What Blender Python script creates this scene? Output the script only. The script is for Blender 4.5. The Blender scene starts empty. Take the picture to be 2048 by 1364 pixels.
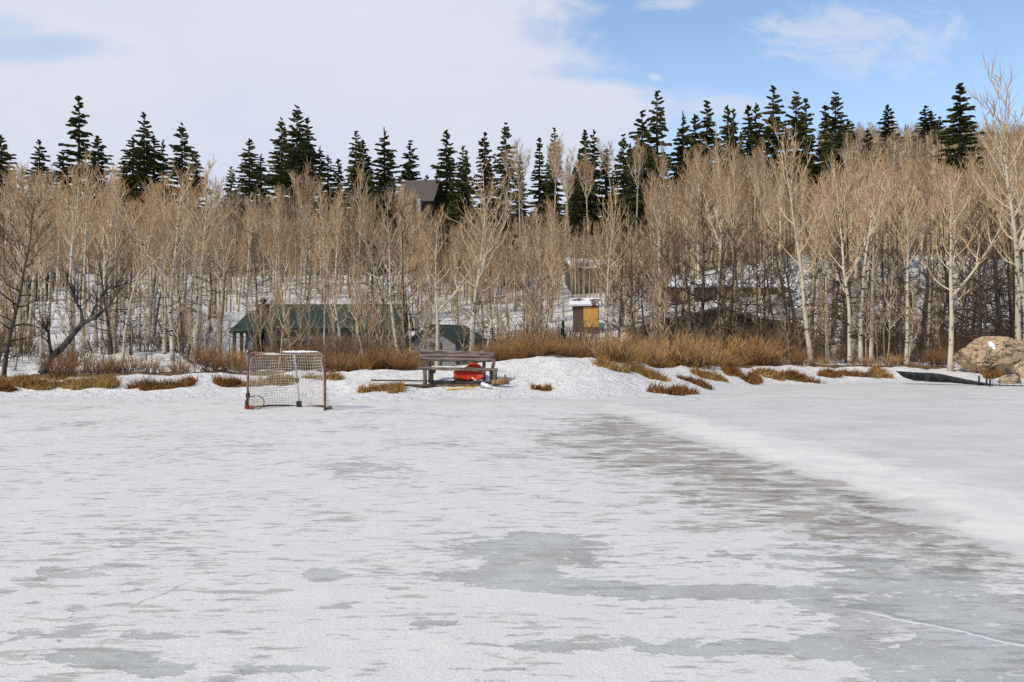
import bpy, math, random
import numpy as np
from mathutils import Vector, Matrix, noise as mnoise

random.seed(7)
R = random.Random(11)
PI = math.pi
SC = bpy.context.scene
COL = SC.collection
F = 1700.0; CX = 1024.0; HY = 682.0; CAMZ = 1.5


def rad(a): return math.radians(a)


# ------------------------------------------------------------------ node helpers
class NT:
    def __init__(self, tree): self.t = tree; self.n = tree.nodes; self.l = tree.links
    def node(self, typ, **kw):
        x = self.n.new(typ)
        for k, v in kw.items(): setattr(x, k, v)
        return x
    def put(self, sock, v):
        if isinstance(v, bpy.types.NodeSocket): self.l.new(v, sock)
        elif isinstance(v, (tuple, list)):
            v = tuple(v)
            if sock.type == 'RGBA' and len(v) == 3: v = v + (1,)
            sock.default_value = v
        else: sock.default_value = v
    def m(self, op, a, b=0.0, c=0.0, clamp=False):
        x = self.node('ShaderNodeMath', operation=op, use_clamp=clamp)
        self.put(x.inputs[0], a); self.put(x.inputs[1], b); self.put(x.inputs[2], c)
        return x.outputs[0]
    def smooth(self, v, a, b, lo=0.0, hi=1.0, kind='SMOOTHSTEP'):
        x = self.node('ShaderNodeMapRange', interpolation_type=kind)
        self.put(x.inputs['Value'], v); self.put(x.inputs['From Min'], a); self.put(x.inputs['From Max'], b)
        self.put(x.inputs['To Min'], lo); self.put(x.inputs['To Max'], hi)
        return x.outputs[0]
    def mix(self, f, a, b, blend='MIX'):
        x = self.node('ShaderNodeMix', data_type='RGBA', blend_type=blend)
        self.put(x.inputs[0], f); self.put(x.inputs[6], a); self.put(x.inputs[7], b)
        return x.outputs[2]
    def noise(self, vec, scale, detail=4.0, rough=0.55, dist=0.0):
        x = self.node('ShaderNodeTexNoise')
        if vec is not None: self.put(x.inputs['Vector'], vec)
        self.put(x.inputs['Scale'], scale); self.put(x.inputs['Detail'], detail)
        self.put(x.inputs['Roughness'], rough); self.put(x.inputs['Distortion'], dist)
        return x.outputs[0]
    def mapping(self, vec, loc=(0, 0, 0), rot=(0, 0, 0), scale=(1, 1, 1)):
        x = self.node('ShaderNodeMapping')
        self.put(x.inputs[0], vec); self.put(x.inputs[1], loc); self.put(x.inputs[2], rot); self.put(x.inputs[3], scale)
        return x.outputs[0]
    def attr(self, name):
        return self.node('ShaderNodeAttribute', attribute_name=name).outputs['Fac']
    def obj(self): return self.node('ShaderNodeTexCoord').outputs['Object']
    def rnd(self): return self.node('ShaderNodeObjectInfo').outputs['Random']
    def bump(self, h, strength=0.3, dist=0.02):
        x = self.node('ShaderNodeBump')
        self.put(x.inputs['Strength'], strength); self.put(x.inputs['Distance'], dist); self.put(x.inputs['Height'], h)
        return x.outputs[0]


def new_mat(name, rough=0.8, spec=0.2):
    m = bpy.data.materials.new(name); m.use_nodes = True
    n = NT(m.node_tree)
    b = m.node_tree.nodes['Principled BSDF']
    b.inputs['Roughness'].default_value = rough
    b.inputs['Specular IOR Level'].default_value = spec
    n.b = b
    return m, n


def simple_mat(name, c1, c2, scale=6.0, rough=0.75, spec=0.2, stretch=(1, 1, 1), bump=0.15, lo=0.35, hi=0.65, metal=0.0, bdist=0.01):
    m, n = new_mat(name, rough, spec)
    v = n.mapping(n.obj(), scale=stretch)
    f = n.noise(v, scale, 5.0, 0.6)
    n.put(n.b.inputs['Base Color'], n.mix(n.smooth(f, lo, hi), c1, c2))
    n.b.inputs['Metallic'].default_value = metal
    if bump:
        n.put(n.b.inputs['Normal'], n.bump(f, bump, bdist))
    return m


# ------------------------------------------------------------------ materials
def mat_ice():
    m, n = new_mat('pond_ice', 0.45, 0.22)
    o = n.obj()
    edge, bare, dirt, outw = n.attr('edge'), n.attr('bare'), n.attr('dirt'), n.attr('outw')
    flk = n.mapping(o, rot=(0, 0, 0.12), scale=(0.62, 1.0, 1.0))
    n1 = n.noise(flk, 4.2, 7.0, 0.60, 0.25)
    n1b = n.noise(n.mapping(o, scale=(0.5, 0.8, 1.0), loc=(7, 3, 0)), 12.0, 5.0, 0.62, 0.3)
    n2 = n.noise(o, 0.55, 3.0, 0.5)
    n3 = n.noise(n.mapping(o, loc=(31, 5, 0)), 1.6, 4.0, 0.55)
    fine = n.noise(o, 55.0, 3.0, 0.6)
    grain = n.noise(o, 160.0, 2.0, 0.6)
    # frost versus bare ice
    nfl = n.noise(n.mapping(o, rot=(0, 0, .2), scale=(0.45, 1.2, 1.0), loc=(1, 17, 0)), 17.0, 6.0, 0.65, 0.3)
    comb = n.m('ADD', n.m('MULTIPLY', n1, 0.46), n.m('ADD', n.m('MULTIPLY', n1b, 0.30), n.m('MULTIPLY', nfl, 0.24)))
    thr = n.m('SUBTRACT', n.m('ADD', 0.575, n.m('MULTIPLY', n.m('SUBTRACT', 0.5, n2), 0.34)), n.m('MULTIPLY', bare, 0.235))
    patch = n.m('MULTIPLY', n.smooth(n.m('SUBTRACT', comb, thr), 0.0, 0.025), n.smooth(n.noise(n.mapping(o, loc=(2, 8, 0)), 1.3, 5, .6), .25, .55, .55, 1.0))
    # thin dark melt marks
    n4 = n.noise(n.mapping(o, rot=(0, 0, -0.1), scale=(0.38, 1.35, 1), loc=(3, 11, 0)), 6.0, 6.0, 0.64, 0.2)
    dash = n.smooth(n.m('ADD', n4, n.m('MULTIPLY', n.m('SUBTRACT', n2, 0.5), 0.25)), 0.56, 0.62)
    frost = n.mix(n.smooth(fine, 0.3, 0.7), (0.645, 0.635, 0.61), (0.755, 0.745, 0.715))
    frost = n.mix(n.smooth(n3, 0.45, 0.75, 0.0, 0.35), frost, (0.66, 0.645, 0.63))
    icec = n.mix(n.smooth(n3, 0.35, 0.65), (0.455, 0.485, 0.47), (0.385, 0.38, 0.35))
    icec = n.mix(n.smooth(fine, 0.35, 0.7, 0.0, 0.35), icec, (0.57, 0.58, 0.56))
    c = n.mix(patch, frost, icec)
    flw = n.smooth(n.noise(n.mapping(o, rot=(0, 0, .15), scale=(0.6, 1.1, 1.0), loc=(41, 3, 0)), 10.0, 6.0, 0.66, 0.5), 0.60, 0.63)
    c = n.mix(n.m('MULTIPLY', n.m('MULTIPLY', flw, patch), .9), c, (0.70, 0.69, 0.66))
    dcl = n.mix(n.smooth(n.noise(o, 2.7, 2, .5), .42, .58), (0.27, 0.28, 0.29), (0.33, 0.30, 0.26))
    c = n.mix(n.m('MULTIPLY', dash, 0.62), c, dcl)
    n5 = n.noise(n.mapping(o, rot=(0, 0, .07), scale=(0.33, 1.5, 1), loc=(23, 1, 0)), 13.0, 6.0, 0.66, 0.3)
    fle = n.smooth(n.m('ADD', n5, n.m('MULTIPLY', n.m('SUBTRACT', n.noise(n.mapping(o, loc=(8, 8, 0)), .9, 4, .6), .5), .5)), 0.585, 0.63)
    c = n.mix(n.m('MULTIPLY', fle, 0.55), c, dcl)
    # dirty worn margin of the rink
    nd = n.m('ADD', n.m('MULTIPLY', n.noise(n.mapping(o, scale=(0.45, 1.1, 1)), 6.5, 8.0, 0.70, 0.5), .55), n.m('MULTIPLY', n.noise(n.mapping(o, scale=(0.6, 1.0, 1), loc=(6, 6, 0)), 1.5, 5.0, 0.6, 0.4), .45))
    dmk = n.smooth(n.m('ADD', nd, n.m('MULTIPLY', dirt, 0.37)), 0.63, 0.735)
    dcol = n.mix(n.smooth(n.noise(n.mapping(o, scale=(.4, 1.1, 1)), 4.0, 7.0, 0.7), 0.36, 0.60), (0.17, 0.15, 0.12), (0.40, 0.37, 0.32))
    brk = n.smooth(n.noise(n.mapping(o, scale=(0.55, 1.0, 1), loc=(61, 9, 0)), 3.2, 7.0, 0.68, .4), .50, .57, 1.0, .25)
    c = n.mix(n.m('MULTIPLY', n.m('MULTIPLY', dmk, brk), 0.9), c, dcol)
    # smooth unswept ice outside the rink
    smo = n.mix(n.smooth(n.noise(n.mapping(o, scale=(0.5, 1, 1)), 0.9, 6.0, 0.55, 0.3), 0.3, 0.7), (0.545, 0.54, 0.51), (0.64, 0.635, 0.605))
    smo = n.mix(n.smooth(fine, 0.35, 0.75, 0.0, 0.25), smo, (0.70, 0.695, 0.665))
    ow = n.smooth(n.m('ADD', outw, n.m('MULTIPLY', n.m('SUBTRACT', n.noise(n.mapping(o, scale=(.6, 1.2, 1)), 1.6, 6, .6), 0.5), 1.3)), 0.35, 0.8)
    smo = n.mix(ow, smo, (0.745, 0.73, 0.69))
    mk = n.smooth(n.noise(n.mapping(o, scale=(0.28, 1.0, 1), loc=(13, 2, 0)), 0.75, 5, 0.55), 0.69, 0.75)
    smo = n.mix(n.m('MULTIPLY', mk, 0.55), smo, (0.36, 0.36, 0.355))
    en = n.m('ADD', edge, n.m('ADD', n.m('MULTIPLY', n.m('SUBTRACT', n.noise(o, 1.3, 3.0, 0.5), 0.5), 0.9), n.m('MULTIPLY', n.m('SUBTRACT', n.noise(n.mapping(o, scale=(.6, 1.2, 1)), 6.5, 7.0, 0.7), 0.5), 1.1)))
    c = n.mix(n.smooth(en, -0.10, 0.22), c, smo)
    # cracks and skate scratches: thin bands along fixed ground segments
    sep = n.node('ShaderNodeSeparateXYZ'); n.put(sep.inputs[0], o)
    wob = n.m('MULTIPLY', n.m('SUBTRACT', n.noise(o, 2.6, 4, 0.6), 0.5), 0.22)
    def seg(px0, py0, px1, py1, w, strength, col, cc):
        d0 = CAMZ * F / (py0 - HY); d1 = CAMZ * F / (py1 - HY)
        x0, x1 = (px0 - CX) / F * d0, (px1 - CX) / F * d1
        L = math.hypot(x1 - x0, d1 - d0); tx, ty = (x1 - x0) / L, (d1 - d0) / L
        dx = n.m('SUBTRACT', sep.outputs[0], x0); dy = n.m('SUBTRACT', sep.outputs[1], d0)
        al = n.m('ADD', n.m('MULTIPLY', dx, tx), n.m('MULTIPLY', dy, ty))
        pe = n.m('ADD', n.m('SUBTRACT', n.m('MULTIPLY', dx, ty), n.m('MULTIPLY', dy, tx)), wob)
        a = n.smooth(n.m('ABSOLUTE', pe), w, w * 0.3)
        e = n.m('MULTIPLY', n.smooth(al, 0.0, 0.12 * L), n.smooth(al, L, 0.88 * L))
        return n.mix(n.m('MULTIPLY', n.m('MULTIPLY', a, e), strength), cc, col)
    for s in ((1700, 1212, 2120, 1300, 0.022, 0.75, (0.30, 0.30, 0.30)), (1705, 1219, 2120, 1306, 0.018, 0.9, (0.82, 0.82, 0.82)),
              (250, 1222, 400, 1158, 0.014, 0.7, (0.40, 0.39, 0.37)), (0, 1208, 330, 1245, 0.010, 0.45, (0.45, 0.45, 0.45)),
              (1145, 1212, 1240, 1186, 0.010, 0.5, (0.50, 0.50, 0.49)), (650, 1211, 930, 1236, 0.008, 0.4, (0.48, 0.48, 0.5)),
              (785, 840, 800, 905, 0.05, 0.35, (0.52, 0.51, 0.5)), (800, 905, 890, 930, 0.03, 0.35, (0.55, 0.54, 0.53)),
              (560, 1328, 610, 1364, 0.008, 0.5, (0.46, 0.45, 0.44)), (550, 1100, 600, 1075, 0.012, 0.4, (0.58, 0.57, 0.56)),
              (700, 1230, 1500, 1252, 0.006, 0.35, (0.52, 0.52, 0.52)), (300, 1300, 520, 1290, 0.01, 0.3, (0.5, 0.5, 0.49))):
        c = seg(*s, c)
    c = n.mix(n.smooth(grain, 0.3, 0.75, 0.0, 0.10), c, (0.35, 0.35, 0.36))
    n.put(n.b.inputs['Base Color'], c)
    n.put(n.b.inputs['Roughness'], n.m('ADD', 0.60, n.m('MULTIPLY', patch, -0.22)))
    h = n.m('ADD', n.m('MULTIPLY', patch, -0.5), n.m('ADD', n.m('MULTIPLY', fine, 0.35), n.m('MULTIPLY', n.noise(o, 2.2, 4, 0.55), 1.4)))
    n.put(n.b.inputs['Normal'], n.bump(h, 0.5, 0.025))
    return m


def mat_ground():
    m, n = new_mat('snow_and_litter', 0.8, 0.15)
    o = n.obj()
    soil = n.attr('soil'); wet = n.attr('wet')
    ns = n.noise(o, 1.7, 8.0, 0.66, 0.3)
    ns2 = n.noise(o, 7.0, 6.0, 0.65)
    k = n.smooth(n.m('SUBTRACT', soil, n.m('ADD', n.m('MULTIPLY', ns, 0.55), n.m('MULTIPLY', ns2, 0.45))), -0.02, 0.05)
    f = n.noise(o, 2.6, 6.0, 0.6)
    snow = n.mix(n.smooth(f, 0.3, 0.7), (0.67, 0.66, 0.64), (0.775, 0.765, 0.74))
    specks = n.m('MAXIMUM', n.smooth(n.noise(n.mapping(o, scale=(0.6, 1, 1)), 6.5, 6, 0.7), 0.60, 0.69), n.smooth(n.noise(n.mapping(o, scale=(0.5, 1, 1), loc=(3, 4, 0)), 2.4, 7, 0.72), 0.60, 0.72))
    snow = n.mix(n.m('MULTIPLY', specks, 0.55), snow, (0.36, 0.33, 0.30))
    snow = n.mix(wet, snow, (0.64, 0.645, 0.645))
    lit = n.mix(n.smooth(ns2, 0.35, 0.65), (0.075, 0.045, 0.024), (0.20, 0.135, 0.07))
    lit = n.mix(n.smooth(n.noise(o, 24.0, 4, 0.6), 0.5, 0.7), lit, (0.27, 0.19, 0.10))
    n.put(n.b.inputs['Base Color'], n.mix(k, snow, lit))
    h = n.m('ADD', n.noise(n.mapping(o, scale=(0.8, 1.1, 1)), 1.9, 6, 0.6), n.m('ADD', n.m('MULTIPLY', n.noise(o, 4.5, 4, 0.6), 0.6), n.m('MULTIPLY', n.noise(o, 13, 4, 0.6), 0.3)))
    n.put(n.b.inputs['Normal'], n.bump(h, 1.0, 0.16))
    return m


def mat_bark(name, pale, shade, knot, amount=0.62):
    m, n = new_mat(name, 0.85, 0.15)
    o = n.obj()
    a = n.attr('t')
    v = n.mapping(o, scale=(1.0, 1.0, 2.2))
    k = n.noise(v, 2.9, 3.0, 0.55, 0.3)
    g = n.noise(n.mapping(o, scale=(1, 1, 0.4)), 4.0, 4.0, 0.6)
    c = n.mix(n.smooth(g, 0.32, 0.68), pale, shade)
    c = n.mix(n.smooth(k, amount + .03, amount + 0.08), c, knot)
    vo = n.node('ShaderNodeTexVoronoi'); n.put(vo.inputs['Vector'], n.mapping(o, scale=(1, 1, 1.5))); n.put(vo.inputs['Scale'], 3.4)
    c = n.mix(n.smooth(vo.outputs['Distance'], .30, .20), c, knot)
    # furrowed dark foot of the trunk
    sep = n.node('ShaderNodeSeparateXYZ'); n.put(sep.inputs[0], o)
    foot = n.smooth(n.m('ADD', sep.outputs[2], n.m('MULTIPLY', k, 2.2)), 0.95, 1.75, 0.75, 0.0)
    c = n.mix(foot, c, knot)
    c = n.mix(n.smooth(n.rnd(), 0.0, 1.0, 0.0, 0.5), c, shade)
    n.put(n.b.inputs['Base Color'], c)
    n.put(n.b.inputs['Normal'], n.bump(k, 0.4, 0.02))
    return m


def mat_twig(name, limb, twig, warm):
    m, n = new_mat(name, 0.8, 0.15)
    a = n.attr('t')
    g = n.noise(n.obj(), 1.1, 3.0, 0.55)
    tw = n.mix(n.smooth(n.rnd(), 0.15, 0.85), twig, warm)
    tw = n.mix(n.smooth(g, 0.35, 0.7, 0.0, 0.45), tw, limb)
    n.put(n.b.inputs['Base Color'], n.mix(n.smooth(a, 1.2, 1.6), n.mix(n.smooth(a, 0.42, 0.85), limb, tw), (0.055, 0.04, 0.03)))
    return m


def mat_needles(name, dark, light, warm):
    m, n = new_mat(name, 0.7, 0.2)
    g = n.noise(n.obj(), 0.9, 4.0, 0.6)
    c = n.mix(n.smooth(g, 0.35, 0.68), dark, light)
    c = n.mix(n.smooth(n.rnd(), 0.4, 1.0, 0.0, 0.55), c, warm)
    c = n.mix(n.smooth(n.attr('t'), 0.2, 1.0, 0.0, 0.55), c, warm)
    n.put(n.b.inputs['Base Color'], c)
    return m


M = {}
M['ice'] = mat_ice()
M['ground'] = mat_ground()
M['aspen'] = mat_bark('aspen_bark', (0.66, 0.60, 0.48), (0.48, 0.41, 0.31), (0.040, 0.031, 0.025), 0.575)
M['aspen_far'] = mat_bark('aspen_bark_far', (0.54, 0.45, 0.32), (0.32, 0.25, 0.17), (0.05, 0.038, 0.028), 0.57)
M['darkbark'] = mat_bark('dark_bark', (0.075, 0.055, 0.042), (0.12, 0.095, 0.072), (0.028, 0.02, 0.016), 0.55)
M['twig'] = mat_twig('aspen_twig', (0.66, 0.54, 0.37), (0.37, 0.24, 0.125), (0.51, 0.31, 0.15))
M['twig_grey'] = mat_twig('grey_twig', (0.63, 0.52, 0.36), (0.27, 0.175, 0.10), (0.45, 0.27, 0.14))
M['twig_back'] = mat_twig('background_twig', (0.50, 0.40, 0.27), (0.21, 0.135, 0.078), (0.33, 0.205, 0.11))
M['twig_dark'] = mat_twig('dark_twig', (0.06, 0.045, 0.035), (0.10, 0.07, 0.05), (0.14, 0.095, 0.06))
M['needle'] = mat_needles('spruce_needles', (0.026, 0.036, 0.016), (0.125, 0.15, 0.055), (0.16, 0.145, 0.055))
M['needle_dull'] = mat_needles('dull_needles', (0.035, 0.035, 0.022), (0.07, 0.06, 0.035), (0.10, 0.07, 0.04))
M['sprbark'] = simple_mat('spruce_bark', (0.06, 0.045, 0.035), (0.13, 0.10, 0.075), 5)
M['rust'] = mat_twig('rust_stem', (0.14, 0.075, 0.038), (0.43, 0.22, 0.095), (0.62, 0.39, 0.18))
M['brush'] = mat_twig('brush_stem', (0.13, 0.09, 0.06), (0.21, 0.14, 0.085), (0.35, 0.22, 0.12))
M['straw'] = mat_twig('straw', (0.40, 0.25, 0.09), (0.64, 0.42, 0.15), (0.50, 0.28, 0.09))
M['rustgrass'] = mat_twig('rust_grass', (0.20, 0.10, 0.035), (0.42, 0.20, 0.06), (0.52, 0.29, 0.10))
M['greywood'] = simple_mat('weathered_wood', (0.07, 0.055, 0.044), (0.28, 0.22, 0.175), 9, stretch=(0.25, 3, 3), bump=0.6)
M['wood'] = simple_mat('log_bark', (0.16, 0.09, 0.045), (0.36, 0.23, 0.12), 9, stretch=(0.4, 2, 2), bump=0.5)
M['cutwood'] = simple_mat('dark_plank', (0.05, 0.035, 0.028), (0.13, 0.09, 0.065), 9, stretch=(0.3, 2, 2), bump=0.4)
M['redpipe'] = simple_mat('faded_red_pipe', (0.13, 0.05, 0.04), (0.26, 0.15, 0.125), 7, rough=0.5, spec=0.35)
M['red'] = simple_mat('red_plastic', (0.62, 0.025, 0.012), (0.70, 0.05, 0.02), 5, rough=0.4, spec=0.4, bump=0.05)
M['darkred'] = simple_mat('dull_red_rubber', (0.22, 0.02, 0.02), (0.34, 0.05, 0.04), 6, rough=.7)
M['cord'] = simple_mat('net_cord', (0.62, 0.54, 0.45), (0.74, 0.67, 0.58), 8)
M['steel'] = simple_mat('grey_steel', (0.42, 0.43, 0.44), (0.6, 0.6, 0.6), 5, rough=0.45, spec=0.5)
M['black'] = simple_mat('black_rubber', (0.010, 0.010, 0.011), (0.03, 0.03, 0.03), 6, rough=0.5, spec=0.35)
M['yellow'] = simple_mat('yellow_shaft', (0.66, 0.42, 0.02), (0.75, 0.52, 0.05), 5, rough=0.45, spec=0.35)
M['pinkred'] = simple_mat('red_shaft', (0.60, 0.10, 0.09), (0.72, 0.35, 0.32), 5, rough=0.45)
M['white'] = simple_mat('white_blade', (0.70, 0.71, 0.72), (0.8, 0.8, 0.8), 4, rough=0.5)
M['snow'] = simple_mat('loose_snow', (0.76, 0.765, 0.78), (0.83, 0.83, 0.84), 7, bump=0.5, bdist=0.03)
M['greenroof'] = simple_mat('green_metal_roof', (0.016, 0.034, 0.024), (0.045, 0.066, 0.048), 3, rough=0.7, spec=0.15, stretch=(6, 0.5, 0.5), bump=0.2)
M['greyroof'] = simple_mat('grey_shingles', (0.065, 0.055, 0.048), (0.13, 0.11, 0.095), 9, bump=0.4)
M['darkroof'] = simple_mat('dark_shingles', (0.055, 0.05, 0.045), (0.12, 0.105, 0.09), 7, bump=0.4)
M['snowroof'] = simple_mat('snowy_roof', (0.75, 0.755, 0.77), (0.10, 0.085, 0.07), 1.3, bump=0.3, lo=0.56, hi=0.6)
M['greywall'] = simple_mat('grey_boards', (0.09, 0.078, 0.07), (0.17, 0.155, 0.145), 5, stretch=(0.3, 0.3, 6), bump=0.3)
M['palewall'] = simple_mat('pale_grey_wall', (0.17, 0.17, 0.18), (0.27, 0.27, 0.28), 4, stretch=(4, 4, 0.4), bump=0.2)
M['brownwall'] = simple_mat('brown_boards', (0.075, 0.047, 0.03), (0.15, 0.10, 0.062), 5, stretch=(0.3, 0.3, 6), bump=0.3)
M['duskwall'] = simple_mat('dark_boards', (0.05, 0.042, 0.036), (0.10, 0.085, 0.07), 5, stretch=(0.3, 0.3, 6), bump=0.3)
M['bluepaint'] = simple_mat('pale_blue_paint', (0.42, 0.46, 0.50), (0.52, 0.55, 0.58), 3)
M['orangewood'] = simple_mat('orange_boards', (0.50, 0.25, 0.055), (0.66, 0.38, 0.11), 5, stretch=(5, 5, 0.4), bump=0.3)
M['stonechim'] = simple_mat('dark_stone', (0.045, 0.045, 0.04), (0.11, 0.10, 0.09), 6, bump=0.6)
M['frame'] = simple_mat('window_frame', (0.12, 0.10, 0.085), (0.18, 0.15, 0.13), 4)


def mat_glass():
    m, n = new_mat('window_glass', 0.12, 0.5)
    n.put(n.b.inputs['Base Color'], n.mix(n.smooth(n.noise(n.obj(), 3, 3), 0.35, 0.65), (0.02, 0.024, 0.028), (0.05, 0.055, 0.06)))
    return m
M['glass'] = mat_glass()


def mat_rock():
    m, n = new_mat('tan_granite', 0.9, 0.15)
    o = n.obj()
    a = n.noise(o, 1.6, 7, 0.62, 0.3); b = n.noise(o, 7.0, 6, 0.65)
    c = n.mix(n.smooth(a, 0.35, 0.65), (0.50, 0.365, 0.225), (0.36, 0.275, 0.18))
    c = n.mix(n.smooth(b, 0.42, 0.66, 0.0, 0.7), c, (0.56, 0.43, 0.30))
    c = n.mix(n.smooth(n.noise(n.mapping(o, loc=(5, 9, 2), scale=(1, 1, 1.7)), 2.6, 8, 0.68, 0.6), 0.545, 0.59, 0.0, 0.9), c, (0.09, 0.07, 0.048))
    vr = n.node('ShaderNodeTexVoronoi', feature='DISTANCE_TO_EDGE'); n.put(vr.inputs['Vector'], n.node('ShaderNodeVectorMath', operation='ADD').outputs[0]); va = vr.inputs['Vector'].links[0].from_node; n.put(va.inputs[0], o); nn = n.node('ShaderNodeTexNoise'); n.put(nn.inputs['Vector'], o); n.put(nn.inputs['Scale'], 2.0); n.put(va.inputs[1], nn.outputs['Color']); n.put(vr.inputs['Scale'], 1.25)
    c = n.mix(n.smooth(vr.outputs['Distance'], .035, .008, 0.0, .8), c, (0.07, 0.052, 0.035))
    n.put(n.b.inputs['Base Color'], c)
    n.put(n.b.inputs['Normal'], n.bump(n.m('ADD', a, n.m('MULTIPLY', b, 0.6)), 0.9, 0.10))
    return m
M['rock'] = mat_rock()


def mat_ribbed():
    m, n = new_mat('black_ribbed_plastic', 0.42, 0.4)
    n.put(n.b.inputs['Base Color'], n.mix(n.smooth(n.noise(n.obj(), 5, 5, 0.6), 0.5, 0.75), (0.010, 0.010, 0.012), (0.07, 0.068, 0.066)))
    return m
M['ribbed'] = mat_ribbed()


# ------------------------------------------------------------------ mesh builder
class MB:
    def __init__(self): self.v = []; self.f = []; self.t = []; self.mi = []
    def quad(self, pts, t=0.0):
        i = len(self.v); self.v.extend(pts); self.t.extend([t] * len(pts)); self.f.append(tuple(range(i, i + len(pts))))
    def tube(self, pts, rad_, sides=4, t0=0.0, t1=None, cap=False):
        if t1 is None: t1 = t0
        n = len(pts); base = len(self.v)
        P = [Vector(p) for p in pts]
        d0 = (P[1] - P[0]).normalized()
        ref = Vector((1, 0, 0)) if abs(d0.x) < 0.8 else Vector((0, 1, 0))
        for i in range(n):
            d = (P[min(i + 1, n - 1)] - P[max(i - 1, 0)])
            d = d.normalized() if d.length > 1e-9 else d0
            a = (ref - d * ref.dot(d)).normalized(); b = d.cross(a)
            r = rad_[i] if isinstance(rad_, (list, tuple)) else rad_
            tt = t0 + (t1 - t0) * i / (n - 1)
            for k in range(sides):
                an = 2 * PI * k / sides
                self.v.append(tuple(P[i] + (a * math.cos(an) + b * math.sin(an)) * r)); self.t.append(tt)
        for i in range(n - 1):
            for k in range(sides):
                k2 = (k + 1) % sides
                self.f.append((base + i * sides + k, base + i * sides + k2, base + (i + 1) * sides + k2, base + (i + 1) * sides + k))
        if cap:
            self.f.append(tuple(base + k for k in range(sides - 1, -1, -1)))
            self.f.append(tuple(base + (n - 1) * sides + k for k in range(sides)))
    def box(self, c, s, rot=None, t=0.0):
        i = len(self.v); hx, hy, hz = s[0] / 2, s[1] / 2, s[2] / 2
        for x, y, z in ((-1, -1, -1), (1, -1, -1), (1, 1, -1), (-1, 1, -1), (-1, -1, 1), (1, -1, 1), (1, 1, 1), (-1, 1, 1)):
            p = Vector((x * hx, y * hy, z * hz))
            if rot is not None: p = rot @ p
            self.v.append(tuple(p + Vector(c))); self.t.append(t)
        for q in ((0, 3, 2, 1), (4, 5, 6, 7), (0, 1, 5, 4), (1, 2, 6, 5), (2, 3, 7, 6), (3, 0, 4, 7)):
            self.f.append(tuple(i + k for k in q))
    def lathe_ellipsoid(self, c, s, nu=16, nv=10, jit=0.0, rr=R):
        i = len(self.v)
        for a in range(nv + 1):
            th = PI * a / nv
            for b in range(nu):
                ph = 2 * PI * b / nu; j = 1 + (rr.uniform(-jit, jit) if 0 < a < nv else 0)
                self.v.append((c[0] + s[0] * j * math.sin(th) * math.cos(ph), c[1] + s[1] * j * math.sin(th) * math.sin(ph), c[2] + s[2] * j * math.cos(th))); self.t.append(0)
        for a in range(nv):
            for b in range(nu):
                self.f.append((i + a * nu + b, i + (a + 1) * nu + b, i + (a + 1) * nu + (b + 1) % nu, i + a * nu + (b + 1) % nu))
    def mesh(self, name, mat, smooth=True):
        me = bpy.data.meshes.new(name)
        me.from_pydata(self.v, [], self.f)
        at = me.attributes.new('t', 'FLOAT', 'POINT'); at.data.foreach_set('value', np.array(self.t, dtype=np.float32))
        me.materials.append(M[mat] if isinstance(mat, str) else mat)
        if smooth: me.polygons.foreach_set('use_smooth', [True] * len(me.polygons))
        me.update()
        return me


def tag(o, label=None, cat=None, group=None, kind=None):
    if label: o['label'] = label
    if cat: o['category'] = cat
    if group: o['group'] = group
    if kind: o['kind'] = kind
    return o


def link(name, me, parent=None, loc=(0, 0, 0)):
    o = bpy.data.objects.new(name, me); COL.objects.link(o); o.location = loc
    if parent is not None: o.parent = parent
    return o


def empty(name, loc, rotz=0.0, label=None, cat=None, group=None):
    o = bpy.data.objects.new(name, None); COL.objects.link(o)
    o.location = loc; o.rotation_euler = (0, 0, rotz); o.empty_display_size = 0.3
    return tag(o, label, cat, group)


# ------------------------------------------------------------------ terrain
def px2u(px): return (px - CX) / F
BU = [px2u(p) for p in (-400, 0, 300, 600, 840, 1000, 1110, 1200, 1300, 1450, 1700, 2048, 2400)]
BD = [26, 26, 26.3, 26.3, 26.2, 26.6, 27, 27, 28.5, 31.5, 34, 34, 34]
BZ = [.3, .33, .45, .52, .60, .84, 1.06, .92, .62, .55, .47, .34, .3]
SU = [px2u(p) for p in (-400, 0, 500, 1150, 1300, 1400, 1500, 1700, 1850, 2048, 2400)]
SD = [21.5, 21.4, 21.3, 21.3, 22.0, 23.6, 28.0, 30.2, 30.2, 28.3, 27.5]
PL = np.array([(20, .6), (34, .9), (40, 1.4), (55, 3.2), (70, 5.3), (100, 10), (130, 17), (155, 22.5), (175, 23.5), (230, 22), (420, 16)])
PC = np.array([(20, .4), (34, .25), (40, .0), (54, .3), (61, 2.5), (80, 6), (110, 13.5), (140, 21.5), (165, 25), (185, 25.5), (230, 25), (420, 20)])
PR = np.array([(20, .45), (40, .45), (48, .6), (60, 3), (80, 7.5), (110, 15.5), (140, 23), (170, 28), (220, 43), (280, 61), (320, 68), (420, 68)])


def sst(x): x = np.clip(x, 0, 1); return x * x * (3 - 2 * x)


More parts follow.
